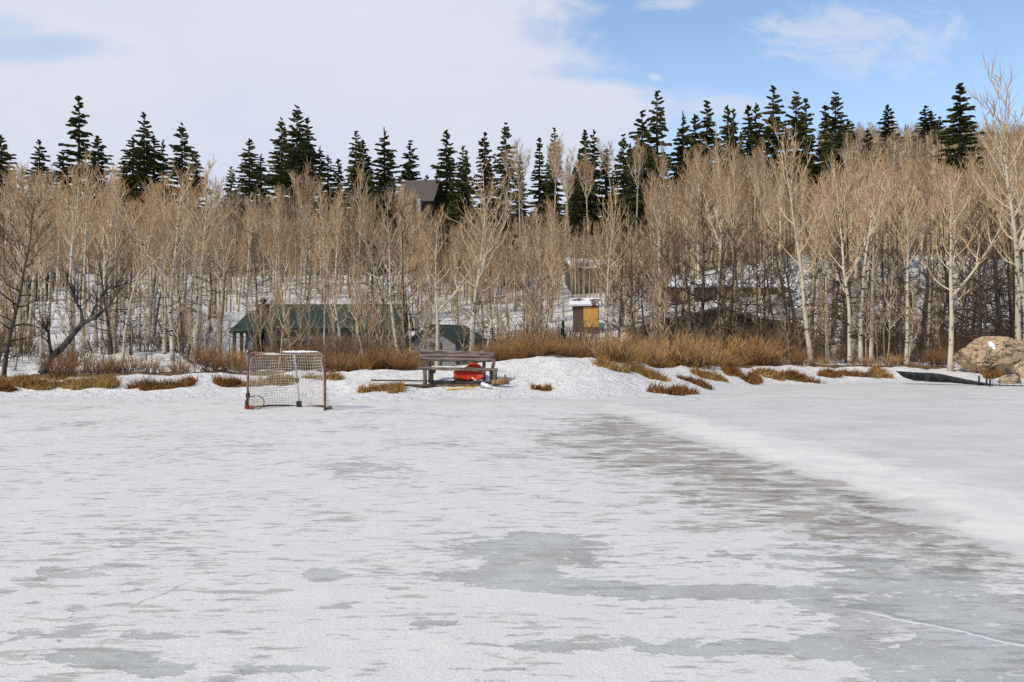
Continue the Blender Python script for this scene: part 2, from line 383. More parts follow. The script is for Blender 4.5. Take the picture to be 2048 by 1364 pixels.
def ground_base(X, D):
    X = np.asarray(X, float); D = np.asarray(D, float)
    Dc = np.maximum(D, 12.0)
    u = X / Dc
    wl = 1 - sst((u + 0.41) / 0.10); wr = sst((u - 0.14) / 0.26)
    prof = wl * np.interp(Dc, PL[:, 0], PL[:, 1]) + wr * np.interp(Dc, PR[:, 0], PR[:, 1]) + (1 - wl - wr) * np.interp(Dc, PC[:, 0], PC[:, 1])
    dt = np.interp(u, BU, BD); zt = np.interp(u, BU, BZ)
    ds = np.interp(u, SU, SD) + 0.35 * np.sin(X * 0.9 + 1.0) + 0.18 * np.sin(X * 2.3) + 0.08 * np.sin(X * 5.1 + 2)
    s = (D - ds) / (dt - ds)
    bank = zt * (0.35 * np.clip(s, 0, 1) + 0.65 * sst(s))
    z = np.where(D < ds, -np.minimum((ds - D) * 0.10, 0.5), bank)
    w = sst((D - dt) / 7.0)
    z = np.where(D > dt, zt * (1 - w) + prof * w, z)
    return z, s, u, dt


def ground_noise(X, D, s):
    a = np.clip(s, 0, 1) * 1.0
    out = np.empty(X.shape)
    xf = X.ravel(); df = D.ravel(); sf = a.ravel(); o = out.ravel()
    for i in range(xf.size):
        x, d, k = xf[i], df[i], sf[i]
        if d < 19: o[i] = 0.0; continue
        near = 1.0 if d < 60 else 0.3
        v = mnoise.noise((x * 0.9, d * 0.9, 3.1)) * 0.11 + mnoise.noise((x * 2.6, d * 2.6, 7.7)) * 0.075 + mnoise.noise((x * 5.0, d * 5.0, 1.7)) * 0.035
        v = v * near * (0.12 + 0.88 * k)
        if d > 36: v += mnoise.noise((x * 0.11, d * 0.11, 0.3)) * 0.5 * min((d - 36) / 30.0, 1.6)
        o[i] = v
    return out.reshape(X.shape)


def gz(X, D):
    X = np.atleast_1d(np.asarray(X, float)); D = np.atleast_1d(np.asarray(D, float))
    z, s, u, dt = ground_base(X, D)
    r = z + ground_noise(X, D, s)
    return float(r[0]) if r.size == 1 else r


_DS = np.concatenate([np.arange(17, 45, 0.05), np.arange(45, 200, 0.5)])
def hit(px, py):
    X = px2u(px) * _DS
    z = gz(X, _DS); ray = CAMZ + (HY - py) / F * _DS
    idx = np.nonzero(z >= ray)[0]
    D = float(_DS[idx[0]]) if idx.size else 26.0
    return px2u(px) * D, D, gz(px2u(px) * D, D)


def at(px, D):
    X = px2u(px) * D
    return X, D, gz(X, D)


def ztop(py, D): return CAMZ + (HY - py) / F * D


# tufts of dead grass on the bank: (px, py, half width, half height, material, label)
TUFTS = [
    (14, 777, 22, 5, 'rustgrass', 'small rusty grass clump on the snow at the left end of the shore'),
    (60, 762, 90, 14, 'straw', 'long golden grass patch along the bank at the far left'),
    (172, 765, 62, 18, 'straw', 'tall golden straw clump on the left bank, largest of the yellow ones'),
    (324, 765, 76, 13, 'rustgrass', 'large rust orange grass clump on the snow left of the goal'),
    (452, 768, 34, 11, 'rustgrass', 'ragged forked brown grass patch just left of the goal posts'),
    (542, 760, 46, 11, 'straw', 'yellowish grass clump seen through the goal net'),
    (650, 757, 42, 6, 'straw', 'low yellow grass strip just right of the goal'),
    (764, 772, 56, 9, 'straw', 'flat olive straw patch in the snow left of the bench'),
    (1080, 778, 20, 4, 'rustgrass', 'tiny brown grass tuft alone on the snow right of the bench'),
    (1346, 779, 52, 13, 'rustgrass', 'big rusty grass clump at the ice edge below the snow mound'),
    (1228, 733, 40, 9, 'straw', 'straw clump on the right shoulder of the snow mound'),
    (1292, 745, 36, 10, 'straw', 'sparse straw clump between the snow mound and the ice edge clump'),
    (1388, 760, 28, 8, 'rustgrass', 'slanting brown grass strip right above the big ice edge clump'),
    (1424, 752, 34, 8, 'straw', 'pale straw clump left of the row of clumps on the right bank'),
    (1490, 750, 40, 11, 'rustgrass', 'brown slanting grass clump in the middle of the right bank'),
    (1545, 750, 26, 8, 'straw', 'yellow brown grass clump right of the slanting one'),
    (1592, 752, 40, 11, 'rustgrass', 'hooked rusty grass clump hanging down to the ice on the right bank'),
    (1660, 747, 24, 7, 'rustgrass', 'small ragged brown clump between two larger ones on the right bank'),
    (1706, 747, 34, 8, 'rustgrass', 'flat brown clump under the white aspen trunks on the right'),
    (1764, 748, 24, 10, 'straw', 'drooping straw clump at the tip of the black ribbed roll'),
    (930, 757, 26, 5, 'rustgrass', 'thin rusty grass sticking up before the red sled under the bench'),
    (1982, 748, 22, 12, 'rustgrass', 'pointed orange brown grass tuft in front of the boulder'),
]
TUFT_POS = [hit(t[0], t[1] + t[3] * 0.5) for t in TUFTS]


def lobes(k):
    """a tuft is a few ragged, mostly downslope tongues: (dx, dy, rx, ry, turn) in metres"""
    rr = random.Random(900 + k); t = TUFTS[k]; D = TUFT_POS[k][1]
    a = t[2] * D / F; b = max(0.3, t[3] / F * D * 6); out = []
    n = max(2, int(a / .22))
    for i in range(n):
        q = -1 + 2 * (i + .5) / n
        out.append((q * a * .8 + rr.uniform(-.05, .05), rr.uniform(-.35, .35) * b, max(.16, a / n * rr.uniform(.8, 1.5)), b * rr.uniform(.3, .7), rr.uniform(-.5, .7)))
    return out
TUFT_LOBES = [lobes(k) for k in range(len(TUFTS))]


def build_ground():
    us = np.linspace(-1.05, 1.05, 470)
    rows = np.concatenate([[-70, -40, -15, 0, 8, 14], np.arange(17, 37, 0.13), np.arange(37, 60, 0.5), np.arange(60, 130, 1.1), np.arange(130, 340, 4), [345, 380, 430, 600, 900]])
    U, Dd = np.meshgrid(us, rows)
    X = U * (np.maximum(Dd, 20) + 12)
    z, s, u, dt = ground_base(X, Dd)
    Z = z + ground_noise(X, Dd, s)
    # bare soil weights
    q = np.abs(Dd - (dt + 0.6)) / 1.3
    soil = 0.92 * (1 - sst(q - 0.25))
    soil = np.where(s < 1.0, np.clip((s - 0.90) * 6, 0, 1) * 0.75, soil)
    forest = np.where(Dd < 60, 0.34, np.where(Dd < 90, 0.44, 0.57)) + 0.22 * sst((u - 0.22) / 0.2)
    forest = forest - 0.20 * sst((u - 0.26) / 0.1) * (Dd < 95) + np.where(Dd > 180, 0.35, 0.0)
    forest = np.where((u < -0.3) & (Dd < 75), 0.20, forest)
    soil = np.where(Dd > dt + 0.5, np.maximum(soil, forest * sst((Dd - dt - 0.5) / 3.0)), soil)
    for (tx, td, tz), lb in zip(TUFT_POS, TUFT_LOBES):
        for (dx, dy, rx, ry, an) in lb:
            gx = X - tx - dx; gy = Dd - td - dy
            p = gx * math.cos(an) + gy * math.sin(an); q_ = -gx * math.sin(an) + gy * math.cos(an)
            e = (p / rx) ** 2 + (q_ / ry) ** 2
            soil = np.maximum(soil, np.clip(1.0 - e * 0.55, 0, 0.95))
    eb = ((X + 1.75) / 1.35) ** 2 + ((Dd - 23.45) / .30) ** 2  # bare ground under the bench, its brown also painting in the bench shade
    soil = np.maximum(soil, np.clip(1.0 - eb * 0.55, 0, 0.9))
    wet = np.clip(1 - s * 2.6, 0, 1) * 0.8
    nr, nc = X.shape
    verts = np.stack([X, Dd, Z], -1).reshape(-1, 3)
    idx = np.arange(nr * nc).reshape(nr, nc)
    quads = np.stack([idx[:-1, :-1], idx[:-1, 1:], idx[1:, 1:], idx[1:, :-1]], -1).reshape(-1, 4)
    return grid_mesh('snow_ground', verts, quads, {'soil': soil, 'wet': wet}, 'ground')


def grid_mesh(name, verts, quads, attrs, mat):
    me = bpy.data.meshes.new(name)
    nv, nq = len(verts), len(quads)
    me.vertices.add(nv); me.loops.add(nq * 4); me.polygons.add(nq)
    me.vertices.foreach_set('co', np.ascontiguousarray(verts, dtype=np.float32).ravel())
    me.loops.foreach_set('vertex_index', np.ascontiguousarray(quads, dtype=np.int32).ravel())
    me.polygons.foreach_set('loop_start', np.arange(0, nq * 4, 4, dtype=np.int32))
    me.polygons.foreach_set('use_smooth', np.ones(nq, dtype=bool))
    for k, a in attrs.items():
        at_ = me.attributes.new(k, 'FLOAT', 'POINT'); at_.data.foreach_set('value', np.ascontiguousarray(a, dtype=np.float32).ravel())
    me.materials.append(M[mat])
    me.update(calc_edges=True); me.validate()
    return me


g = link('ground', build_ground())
tag(g, 'snow covered bank and wooded hillside with brown leaf litter showing through', 'ground', kind='structure')


# ------------------------------------------------------------------ pond ice
EDGE = [(3.0, -30), (3.1, 2), (3.25, 4), (3.39, 5.63), (3.45, 7.1), (3.3, 9), (2.85, 11.7), (2.5, 14), (2.15, 16.7), (1.5, 19.0), (0.4, 20.2), (-2, 20.7), (-40, 20.9)]


def build_ice():
    xs = np.concatenate([np.arange(-60, -14, 1.0), np.arange(-14, 17, 0.1), np.arange(17, 60, 1.0)])
    ys = np.concatenate([np.arange(-40, 2, 1.5), np.arange(2, 33, 0.1)])
    X, Y = np.meshgrid(xs, ys)
    P = np.array(EDGE, float)
    dist = np.full(X.shape, 1e9)
    for i in range(len(P) - 1):
        a, b = P[i], P[i + 1]; d = b - a; L2 = (d ** 2).sum()
        t = np.clip(((X - a[0]) * d[0] + (Y - a[1]) * d[1]) / L2, 0, 1)
        dist = np.minimum(dist, np.hypot(X - a[0] - t * d[0], Y - a[1] - t * d[1]))
    xe = np.interp(Y, P[:11, 1], P[:11, 0])
    inside = np.where(Y < 20.2, X < xe, (X < 0.4) & (Y < np.interp(X, P[::-1, 0][:3], P[::-1, 1][:3])))
    sd = np.where(inside, -dist, dist)
    yp = np.maximum(Y, 1.0)
    px = CX + X / yp * F; py = HY + CAMZ * F / yp
    def el(cx, cy, rx, ry, k=1.0): return k * np.clip(1.35 - np.sqrt(((px - cx) / rx) ** 2 + ((py - cy) / ry) ** 2), 0, 1)
    bare = np.zeros(X.shape)
    for e in ((1060, 1105, 150, 45, .9), (1000, 1150, 140, 30, .9), (1130, 1170, 260, 16, 1.), (1450, 1185, 270, 20, 1.), (1780, 1170, 200, 30, .7), (1900, 1250, 330, 70, 1.),
              (1960, 1330, 260, 70, 1.), (1640, 1230, 170, 30, .9), (1560, 1300, 260, 22, .95), (1230, 1290, 250, 16, .9), (650, 1150, 42, 16, 1.2), (230, 1320, 110, 26, .7), (330, 1335, 90, 24, .7),
              (140, 1150, 90, 14, .5), (560, 1260, 120, 14, .4), (860, 1250, 120, 12, .5), (1560, 1120, 220, 24, .35), (1250, 890, 60, 20, .3), (730, 935, 90, 20, .45), (1000, 920, 70, 14, .35), (520, 880, 90, 16, .2), (540, 1340, 200, 25, .45), (1000, 1340, 90, 14, .5)):
        bare = np.maximum(bare, el(*e))
    for e in ((1290, 1230, 330, 26), (1480, 1345, 240, 28), (1640, 1245, 60, 10), (1800, 1275, 70, 14), (1330, 1160, 210, 10), (780, 1190, 260, 20), (500, 1220, 260, 40), (800, 1030, 300, 40)):
        bare = bare - 0.9 * el(*e)
    bare = np.clip(bare, -0.5, 1.2)
    w = np.interp(Y, [3, 4.6, 5.6, 7, 9, 12, 15, 17.5, 19, 21], [.8, 1.6, 2.7, 3.6, 4.0, 4.0, 3.3, 2.2, 1.0, .4])
    k = np.interp(Y, [2, 4.3, 5.4, 6.5, 9, 13, 16, 18, 20], [.0, .25, .5, .8, 1., 1., .9, .4, .15])
    dirt = k * np.clip(1 + sd / w, 0, 1) ** 1.1
    dirt = np.where(X < -4, 0, dirt)
    outw = np.clip(1 - np.abs(sd - 0.9) / 1.6, 0, 1) * np.interp(Y, [4, 6, 14, 19, 22], [1, 1, .9, .6, .4])
    # gentle relief: the unswept snow-ice stands a little higher than the rink
    Z = np.where(sd > 0, 0.018 * sst(sd / 0.7), 0.0)
    zn = np.zeros(X.shape); zr = zn.ravel(); xr = X.ravel(); yr = Y.ravel(); sr = sd.ravel()
    for i in range(xr.size):
        if 2 < yr[i] < 24 and -14 < xr[i] < 16:
            amp = (0.036 if yr[i] < 13 else 0.025) if sr[i] > 0.1 else 0.006
            zr[i] = amp * mnoise.noise((xr[i] * 0.9, yr[i] * 1.5, 2.0)) + amp * 0.5 * mnoise.noise((xr[i] * 2.6, yr[i] * 3.4, 5.0))
    Z = Z + zn
    nr, nc = X.shape
    verts = np.stack([X, Y, Z], -1).reshape(-1, 3)
    idx = np.arange(nr * nc).reshape(nr, nc)
    quads = np.stack([idx[:-1, :-1], idx[:-1, 1:], idx[1:, 1:], idx[1:, :-1]], -1).reshape(-1, 4)
    return grid_mesh('ice', verts, quads, {'edge': sd, 'bare': bare, 'dirt': dirt, 'outw': outw}, 'ice')


ice = link('ice', build_ice())
tag(ice, 'frozen pond with scraped frosty skating rink and smoother ice on the right', 'ice', kind='structure')


# ------------------------------------------------------------------ tree generators
def rdir(rr, el, az): return Vector((math.cos(el) * math.cos(az), math.cos(el) * math.sin(az), math.sin(el)))


def grow(rr, p, d, L, n, up, wig):
    pts = [p.copy()]; d = d.copy()
    for i in range(n):
        d = (d + Vector((rr.uniform(-wig, wig), rr.uniform(-wig, wig), rr.uniform(-wig, wig) + up))).normalized()
        p = p + d * (L / n); pts.append(p.copy())
    return pts


def along(pts, s):
    x = s * (len(pts) - 1); i = min(int(x), len(pts) - 2); f = x - i
    return pts[i].lerp(pts[i + 1], f), (pts[i + 1] - pts[i]).normalized()


def make_aspen(seed, H=10.0, cb=0.45, spread=1.7, nl=24, r0=0.12, el=0.75, up=0.16, wig=0.20, twr=0.0085, nsec=6, nter=5, trunk_mat='aspen', twig_mat='twig', fork=0, dead=5, tw=0.42, tlen=0.55):
    rr = random.Random(seed)
    T, Cn = MB(), MB()
    n = 14; pts = []; x = y = 0.0; vx = vy = 0.0
    for i in range(n + 1):
        pts.append(Vector((x, y, H * i / n)))
        vx += rr.uniform(-0.06, 0.06) * H / 10; vy += rr.uniform(-0.06, 0.06) * H / 10; vx *= .78; vy *= .78
        x += vx; y += vy
    def tr(t): return max(r0 * (1 - t) ** 0.85, 0.012)
    rd = [tr(i / n) for i in range(n + 1)]; rd[0] *= 1.25
    T.tube(pts, rd, 7, 0, 0)
    axes = [(pts, cb, 1.0, nl)]
    for k in range(fork):
        t = cb + rr.uniform(-0.05, 0.15); p, d = along(pts, t); az = rr.uniform(0, 2 * PI)
        L = H * (1 - t) * rr.uniform(0.8, 0.95)
        fp = grow(rr, p, rdir(rr, rr.uniform(0.7, 1.0), az), L, 9, 0.10, 0.08)
        r1 = tr(t) * 0.8
        T.tube(fp, [max(r1 * (1 - i / 9) ** 0.9, 0.01) for i in range(10)], 6, 0, 0)
        axes.append((fp, 0.2, 0.7, int(nl * 0.55)))
    az = rr.uniform(0, 6.28)
    for ax, c0, sc, cnt in axes:
        for i in range(cnt):
            q = (i + rr.random()) / cnt; t = c0 + (0.98 - c0) * q
            p, d = along(ax, t); az += 2.4 + rr.uniform(-.5, .5)
            prof = (0.45 + 0.55 * math.sin(min(1.0, q * 2.2 + 0.25) * PI / 2)) * (1 - 0.62 * max(0, q - 0.35) / 0.65)
            L = spread * sc * prof * rr.uniform(0.65, 1.25)
            e = el + 0.35 * q + rr.uniform(-0.2, 0.2)
            lp = grow(rr, p, rdir(rr, e, az), L, 5, up, wig)
            rb = min(max(tr(t) * 0.55, 0.02), 0.06) * (0.6 + 0.4 * L / spread)
            Cn.tube(lp, [max(rb * (1 - k / 5.3), twr) for k in range(6)], 4, 0.0, 0.45)
            m = max(2, int(nsec * (0.5 + 0.5 * L / spread)))
            for j in range(m):
                s = 0.22 + 0.78 * (j + rr.random()) / m
                p2, d2 = along(lp, min(s, 0.999))
                dv = (d2 + Vector((rr.uniform(-1, 1), rr.uniform(-1, 1), rr.uniform(-0.55, 0.9))) * 0.8).normalized()
                L2 = tw * L * (1.15 - 0.5 * s) * rr.uniform(0.6, 1.2) + 0.18
                sp = grow(rr, p2, dv, L2, 3, up * 0.8, wig * 1.3)
                Cn.tube(sp, [max(rb * 0.35, twr * 1.1), twr * 1.05, twr, twr * 0.6], 3, 0.5, 0.9)
                for k in range(nter):
                    s3 = 0.25 + 0.75 * (k + rr.random()) / nter
                    p3, d3 = along(sp, min(s3, 0.999))
                    dv3 = (d3 + Vector((rr.uniform(-1, 1), rr.uniform(-1, 1), rr.uniform(-0.3, 1.0))) * 0.75).normalized()
                    L3 = tlen * rr.uniform(0.4, 1.0)
                    e3 = p3 + dv3 * L3 + Vector((0, 0, L3 * 0.12))
                    Cn.tube([p3, p3.lerp(e3, 0.5) + Vector((rr.uniform(-.03, .03), rr.uniform(-.03, .03), -0.01)), e3], [twr * 0.9, twr * 0.8, twr * 0.4], 3, 0.9, 1.0)
    for i in range(dead):
        t = rr.uniform(0.12, cb); p, d = along(pts, t)
        lp = grow(rr, p, rdir(rr, rr.uniform(-0.2, 0.5), rr.uniform(0, 6.28)), rr.uniform(0.4, 1.3) * spread / 1.7, 4, 0.03, 0.2)
        Cn.tube(lp, [0.022, 0.018, 0.014, 0.01, 0.006], 3, 2.0, 2.0)
        for j in range(3):
            p2, d2 = along(lp, rr.uniform(.3, .95)); e2 = p2 + (d2 + Vector((rr.uniform(-1, 1), rr.uniform(-1, 1), rr.uniform(-.6, .8)))).normalized() * rr.uniform(.2, .5)
            Cn.tube([p2, e2], [0.010, 0.005], 3, 2.0, 2.0)
    return T.mesh('aspen_trunk', trunk_mat), Cn.mesh('aspen_crown', twig_mat), H


def make_spruce(seed, H=16.0, Rb=2.6, gap=0.12, nw=38, ragged=0.3, mat='needle', cb=0.04, top_dead=0.0):
    rr = random.Random(seed)
    T, Cn = MB(), MB()
    pts = [Vector((0, 0, H * i / 6)) for i in range(7)]
    T.tube(pts, [0.02 + H * 0.014 * (1 - i / 6) for i in range(7)], 6)
    top = 1.0 - top_dead
    for w in range(nw):
        q = w / (nw - 1); t = cb + (top - cb) * q + rr.uniform(-0.006, 0.006)
        base = Rb * ((1 - q) ** 0.80 * 0.965 + 0.035)
        if q < 0.15: base *= 0.75 + 1.6 * q
        base *= rr.uniform(1 - ragged, 1 + ragged * 0.6)
        nb = 6 if q < 0.88 else 4; fs = (.5 + .5 * min(1.0, (1 - q) * 3)) * .9
        a0 = rr.uniform(0, 6.28)
        for b in range(nb):
            if rr.random() < gap + .10: continue
            az = a0 + 2 * PI * b / nb + rr.uniform(-.35, .35)
            L = base * rr.uniform(0.6, 1.18)
            p = Vector((0, 0, H * t)); droop = -0.12 - 0.30 * (1 - q) + rr.uniform(-.1, .1)
            if q > 0.85: droop = 0.25 + rr.uniform(-.1, .3)
            d = rdir(rr, droop + rr.uniform(-.12, .12), az); p = p + Vector((0, 0, H * rr.uniform(-.013, .013)))
            nseg = max(2, int(L / 0.34) + 1)
            side = Vector((-math.sin(az), math.cos(az), 0))
            bp = []
            for k in range(nseg + 1):
                s = k / nseg
                bp.append(p + d * (L * s) + Vector((0, 0, 0.16 * L * s * s)))
            T.tube([bp[0], bp[-1]], [0.03 + 0.008 * L, 0.008], 3)
            for k in range(1, nseg + 1):
                s = k / nseg; c = bp[k]
                wd = (0.26 * L * (1 - 0.55 * s) + 0.13) * rr.uniform(.6, 1.2)
                for sg in (-1, 1):
                    ex = (side * sg * 0.85 + d * rr.uniform(0.3, 0.8) + Vector((0, 0, rr.uniform(-0.5, 0.05)))).normalized()
                    e1 = c + ex * wd
                    hw = rr.uniform(0.08, 0.15) * fs
                    up = Vector((rr.uniform(-.3, .3), rr.uniform(-.3, .3), 1)) * hw
                    tt = rr.random() * 0.6 + (0.4 if s > .8 and q > .55 else 0)
                    Cn.quad([tuple(c - d * hw - up * .4), tuple(c + d * hw * .6 + up), tuple(e1 + up * .45), tuple(e1 - up * .75 - d * hw)], tt)
                tip = c + d * rr.uniform(.15, .3) + Vector((0, 0, rr.uniform(-.16, .06)))
                sd = side * rr.uniform(.08, .16) * fs
                Cn.quad([tuple(c - sd - d * .15), tuple(c + sd - d * .15), tuple(tip + sd * .6), tuple(tip - sd * .6)], rr.random())
                Cn.quad([tuple(c - d * .2 + Vector((0, 0, .1))), tuple(c + d * .12 + Vector((0, 0, .12))), tuple(tip - Vector((0, 0, .12))), tuple(c - d * .12 - Vector((0, 0, rr.uniform(.12, .3))))], rr.random())
    if top_dead:
        for k in range(3):
            x = rr.uniform(-.3, .3)
            T.tube([Vector((0, 0, H * top * .97)), Vector((x, 0, H * (top + top_dead * rr.uniform(.5, 1.1))))], [0.05, 0.02], 4)
    else:
        T.tube([Vector((0, 0, H * .97)), Vector((0, 0, H * 1.01))], [0.03, 0.012], 4)
    return T.mesh('spruce_trunk', 'sprbark'), Cn.mesh('spruce_crown', mat, smooth=False), H


def make_bush(seed, H=1.0, W=0.6, n=70, mat='rust', twig=4, r=0.007):
    rr = random.Random(seed); B = MB()
    for i in range(n):
        az = rr.uniform(0, 6.28); q = math.sqrt(rr.random())
        p = Vector((math.cos(az) * q * W * 0.45, math.sin(az) * q * W * 0.45, -0.06))
        e = 1.45 - q * rr.uniform(0.1, 0.75)
        L = H * rr.uniform(0.55, 1.1)
        pts = grow(rr, p, rdir(rr, e, az + rr.uniform(-.6, .6)), L, 4, 0.06, 0.16)
        B.tube(pts, [r * 1.2, r * 1.1, r, r * .8, r * .4], 3, 0.0, 0.8)
        for j in range(twig):
            p2, d2 = along(pts, rr.uniform(.3, .98))
            e2 = p2 + (d2 + Vector((rr.uniform(-1, 1), rr.uniform(-1, 1), rr.uniform(-.1, 1))) * .7).normalized() * H * rr.uniform(.12, .32)
            B.tube([p2, e2], [r * .8, r * .35], 3, 0.7, 1.0)
    return B.mesh('dry_bush', mat)


# ------------------------------------------------------------------ variants
ASP = [make_aspen(100 + i, H=10, cb=[.46, .54, .40, .60, .50, .56, .44, .52][i], spread=[1.5, 1.25, 1.75, 1.35, 1.6, 1.15, 1.45, 1.8][i], nl=[24, 20, 26, 18, 23, 19, 24, 22][i],
                  r0=[.125, .105, .14, .11, .12, .10, .115, .13][i], el=.80, up=.20, twig_mat='twig' if i < 5 else 'twig_grey', trunk_mat='aspen' if i < 5 else 'aspen_far', fork=[0, 1, 1, 0, 0, 1, 0, 1][i], twr=0.0135, nsec=4, nter=3, dead=8) for i in range(8)]
BROOM = [make_aspen(140 + i, H=11, cb=.58, spread=2.0, nl=26, r0=.11, el=.85, up=.22, twig_mat='twig_grey', fork=3, twr=0.0145, nsec=4, nter=3, dead=3) for i in range(3)]
FORE = [make_aspen(160 + i, H=9, cb=.36, spread=[2.3, 2.0, 2.6, 1.9][i], nl=[17, 19, 19, 17][i], r0=[.115, .11, .13, .105][i], el=.55, up=.20, wig=.26, fork=[1, 0, 2, 1][i], twr=0.0105, nsec=5, nter=3, dead=14, tw=.40, twig_mat=['twig', 'twig', 'twig', 'twig_grey'][i]) for i in range(4)]
DARK = [make_aspen(180 + i, H=8.5, cb=.22, spread=[1.7, 1.5, 1.9][i], nl=26, r0=[.13, .11, .12][i], el=.12, up=.09, wig=.34, twr=.011, nsec=5, nter=3, dead=16, trunk_mat='darkbark', twig_mat='twig_dark') for i in range(3)]
SAP = [make_aspen(200 + i, H=4.0, cb=.30, spread=.8, nl=12, r0=.03, el=.8, up=.2, twr=.0075, nsec=4, nter=3, dead=3, tlen=.4, trunk_mat='aspen_far', twig_mat='twig_grey') for i in range(4)]
SPR = [make_spruce(300 + i, Rb=[2.6, 2.3, 2.9, 2.5][i], gap=[.10, .16, .13, .20][i], ragged=[.32, .42, .38, .5][i]) for i in range(4)]
SPR_DEAD = make_spruce(320, Rb=2.5, gap=.18, ragged=.35, top_dead=.08)
SPR_NARROW = [make_spruce(330 + i, Rb=2.0, gap=.2, ragged=.4, nw=32) for i in range(2)]
SPR_DULL = make_spruce(340, Rb=2.3, gap=.2, ragged=.35, mat='needle_dull')
SPR_SMALL = make_spruce(350, H=6, Rb=1.5, gap=.05, nw=26, ragged=.2)
BUSH = [make_bush(400 + i, 1.0, .75, 85) for i in range(4)]
BUSH += [make_bush(410 + i, 1.0, .8, 70, 'straw', 2, .0075) for i in range(2)]
BRUSH = [make_bush(420 + i, 1.0, .8, 55, 'brush', 6, .006) for i in range(4)]


def plant(name, var, loc, rz, scale, label, cat, group=None, tilt=0.0, part=('trunk', 'crown')):
    e = empty(name, loc, 0, label, cat, group)
    e.rotation_euler = Matrix.Rotation(tilt, 3, 'Y').to_euler() if tilt else (0, 0, 0)
    for me, nm in zip(var[:2], part):
        o = link(nm, me, e)
        o.rotation_euler = (0, 0, rz); o.scale = scale
    return e


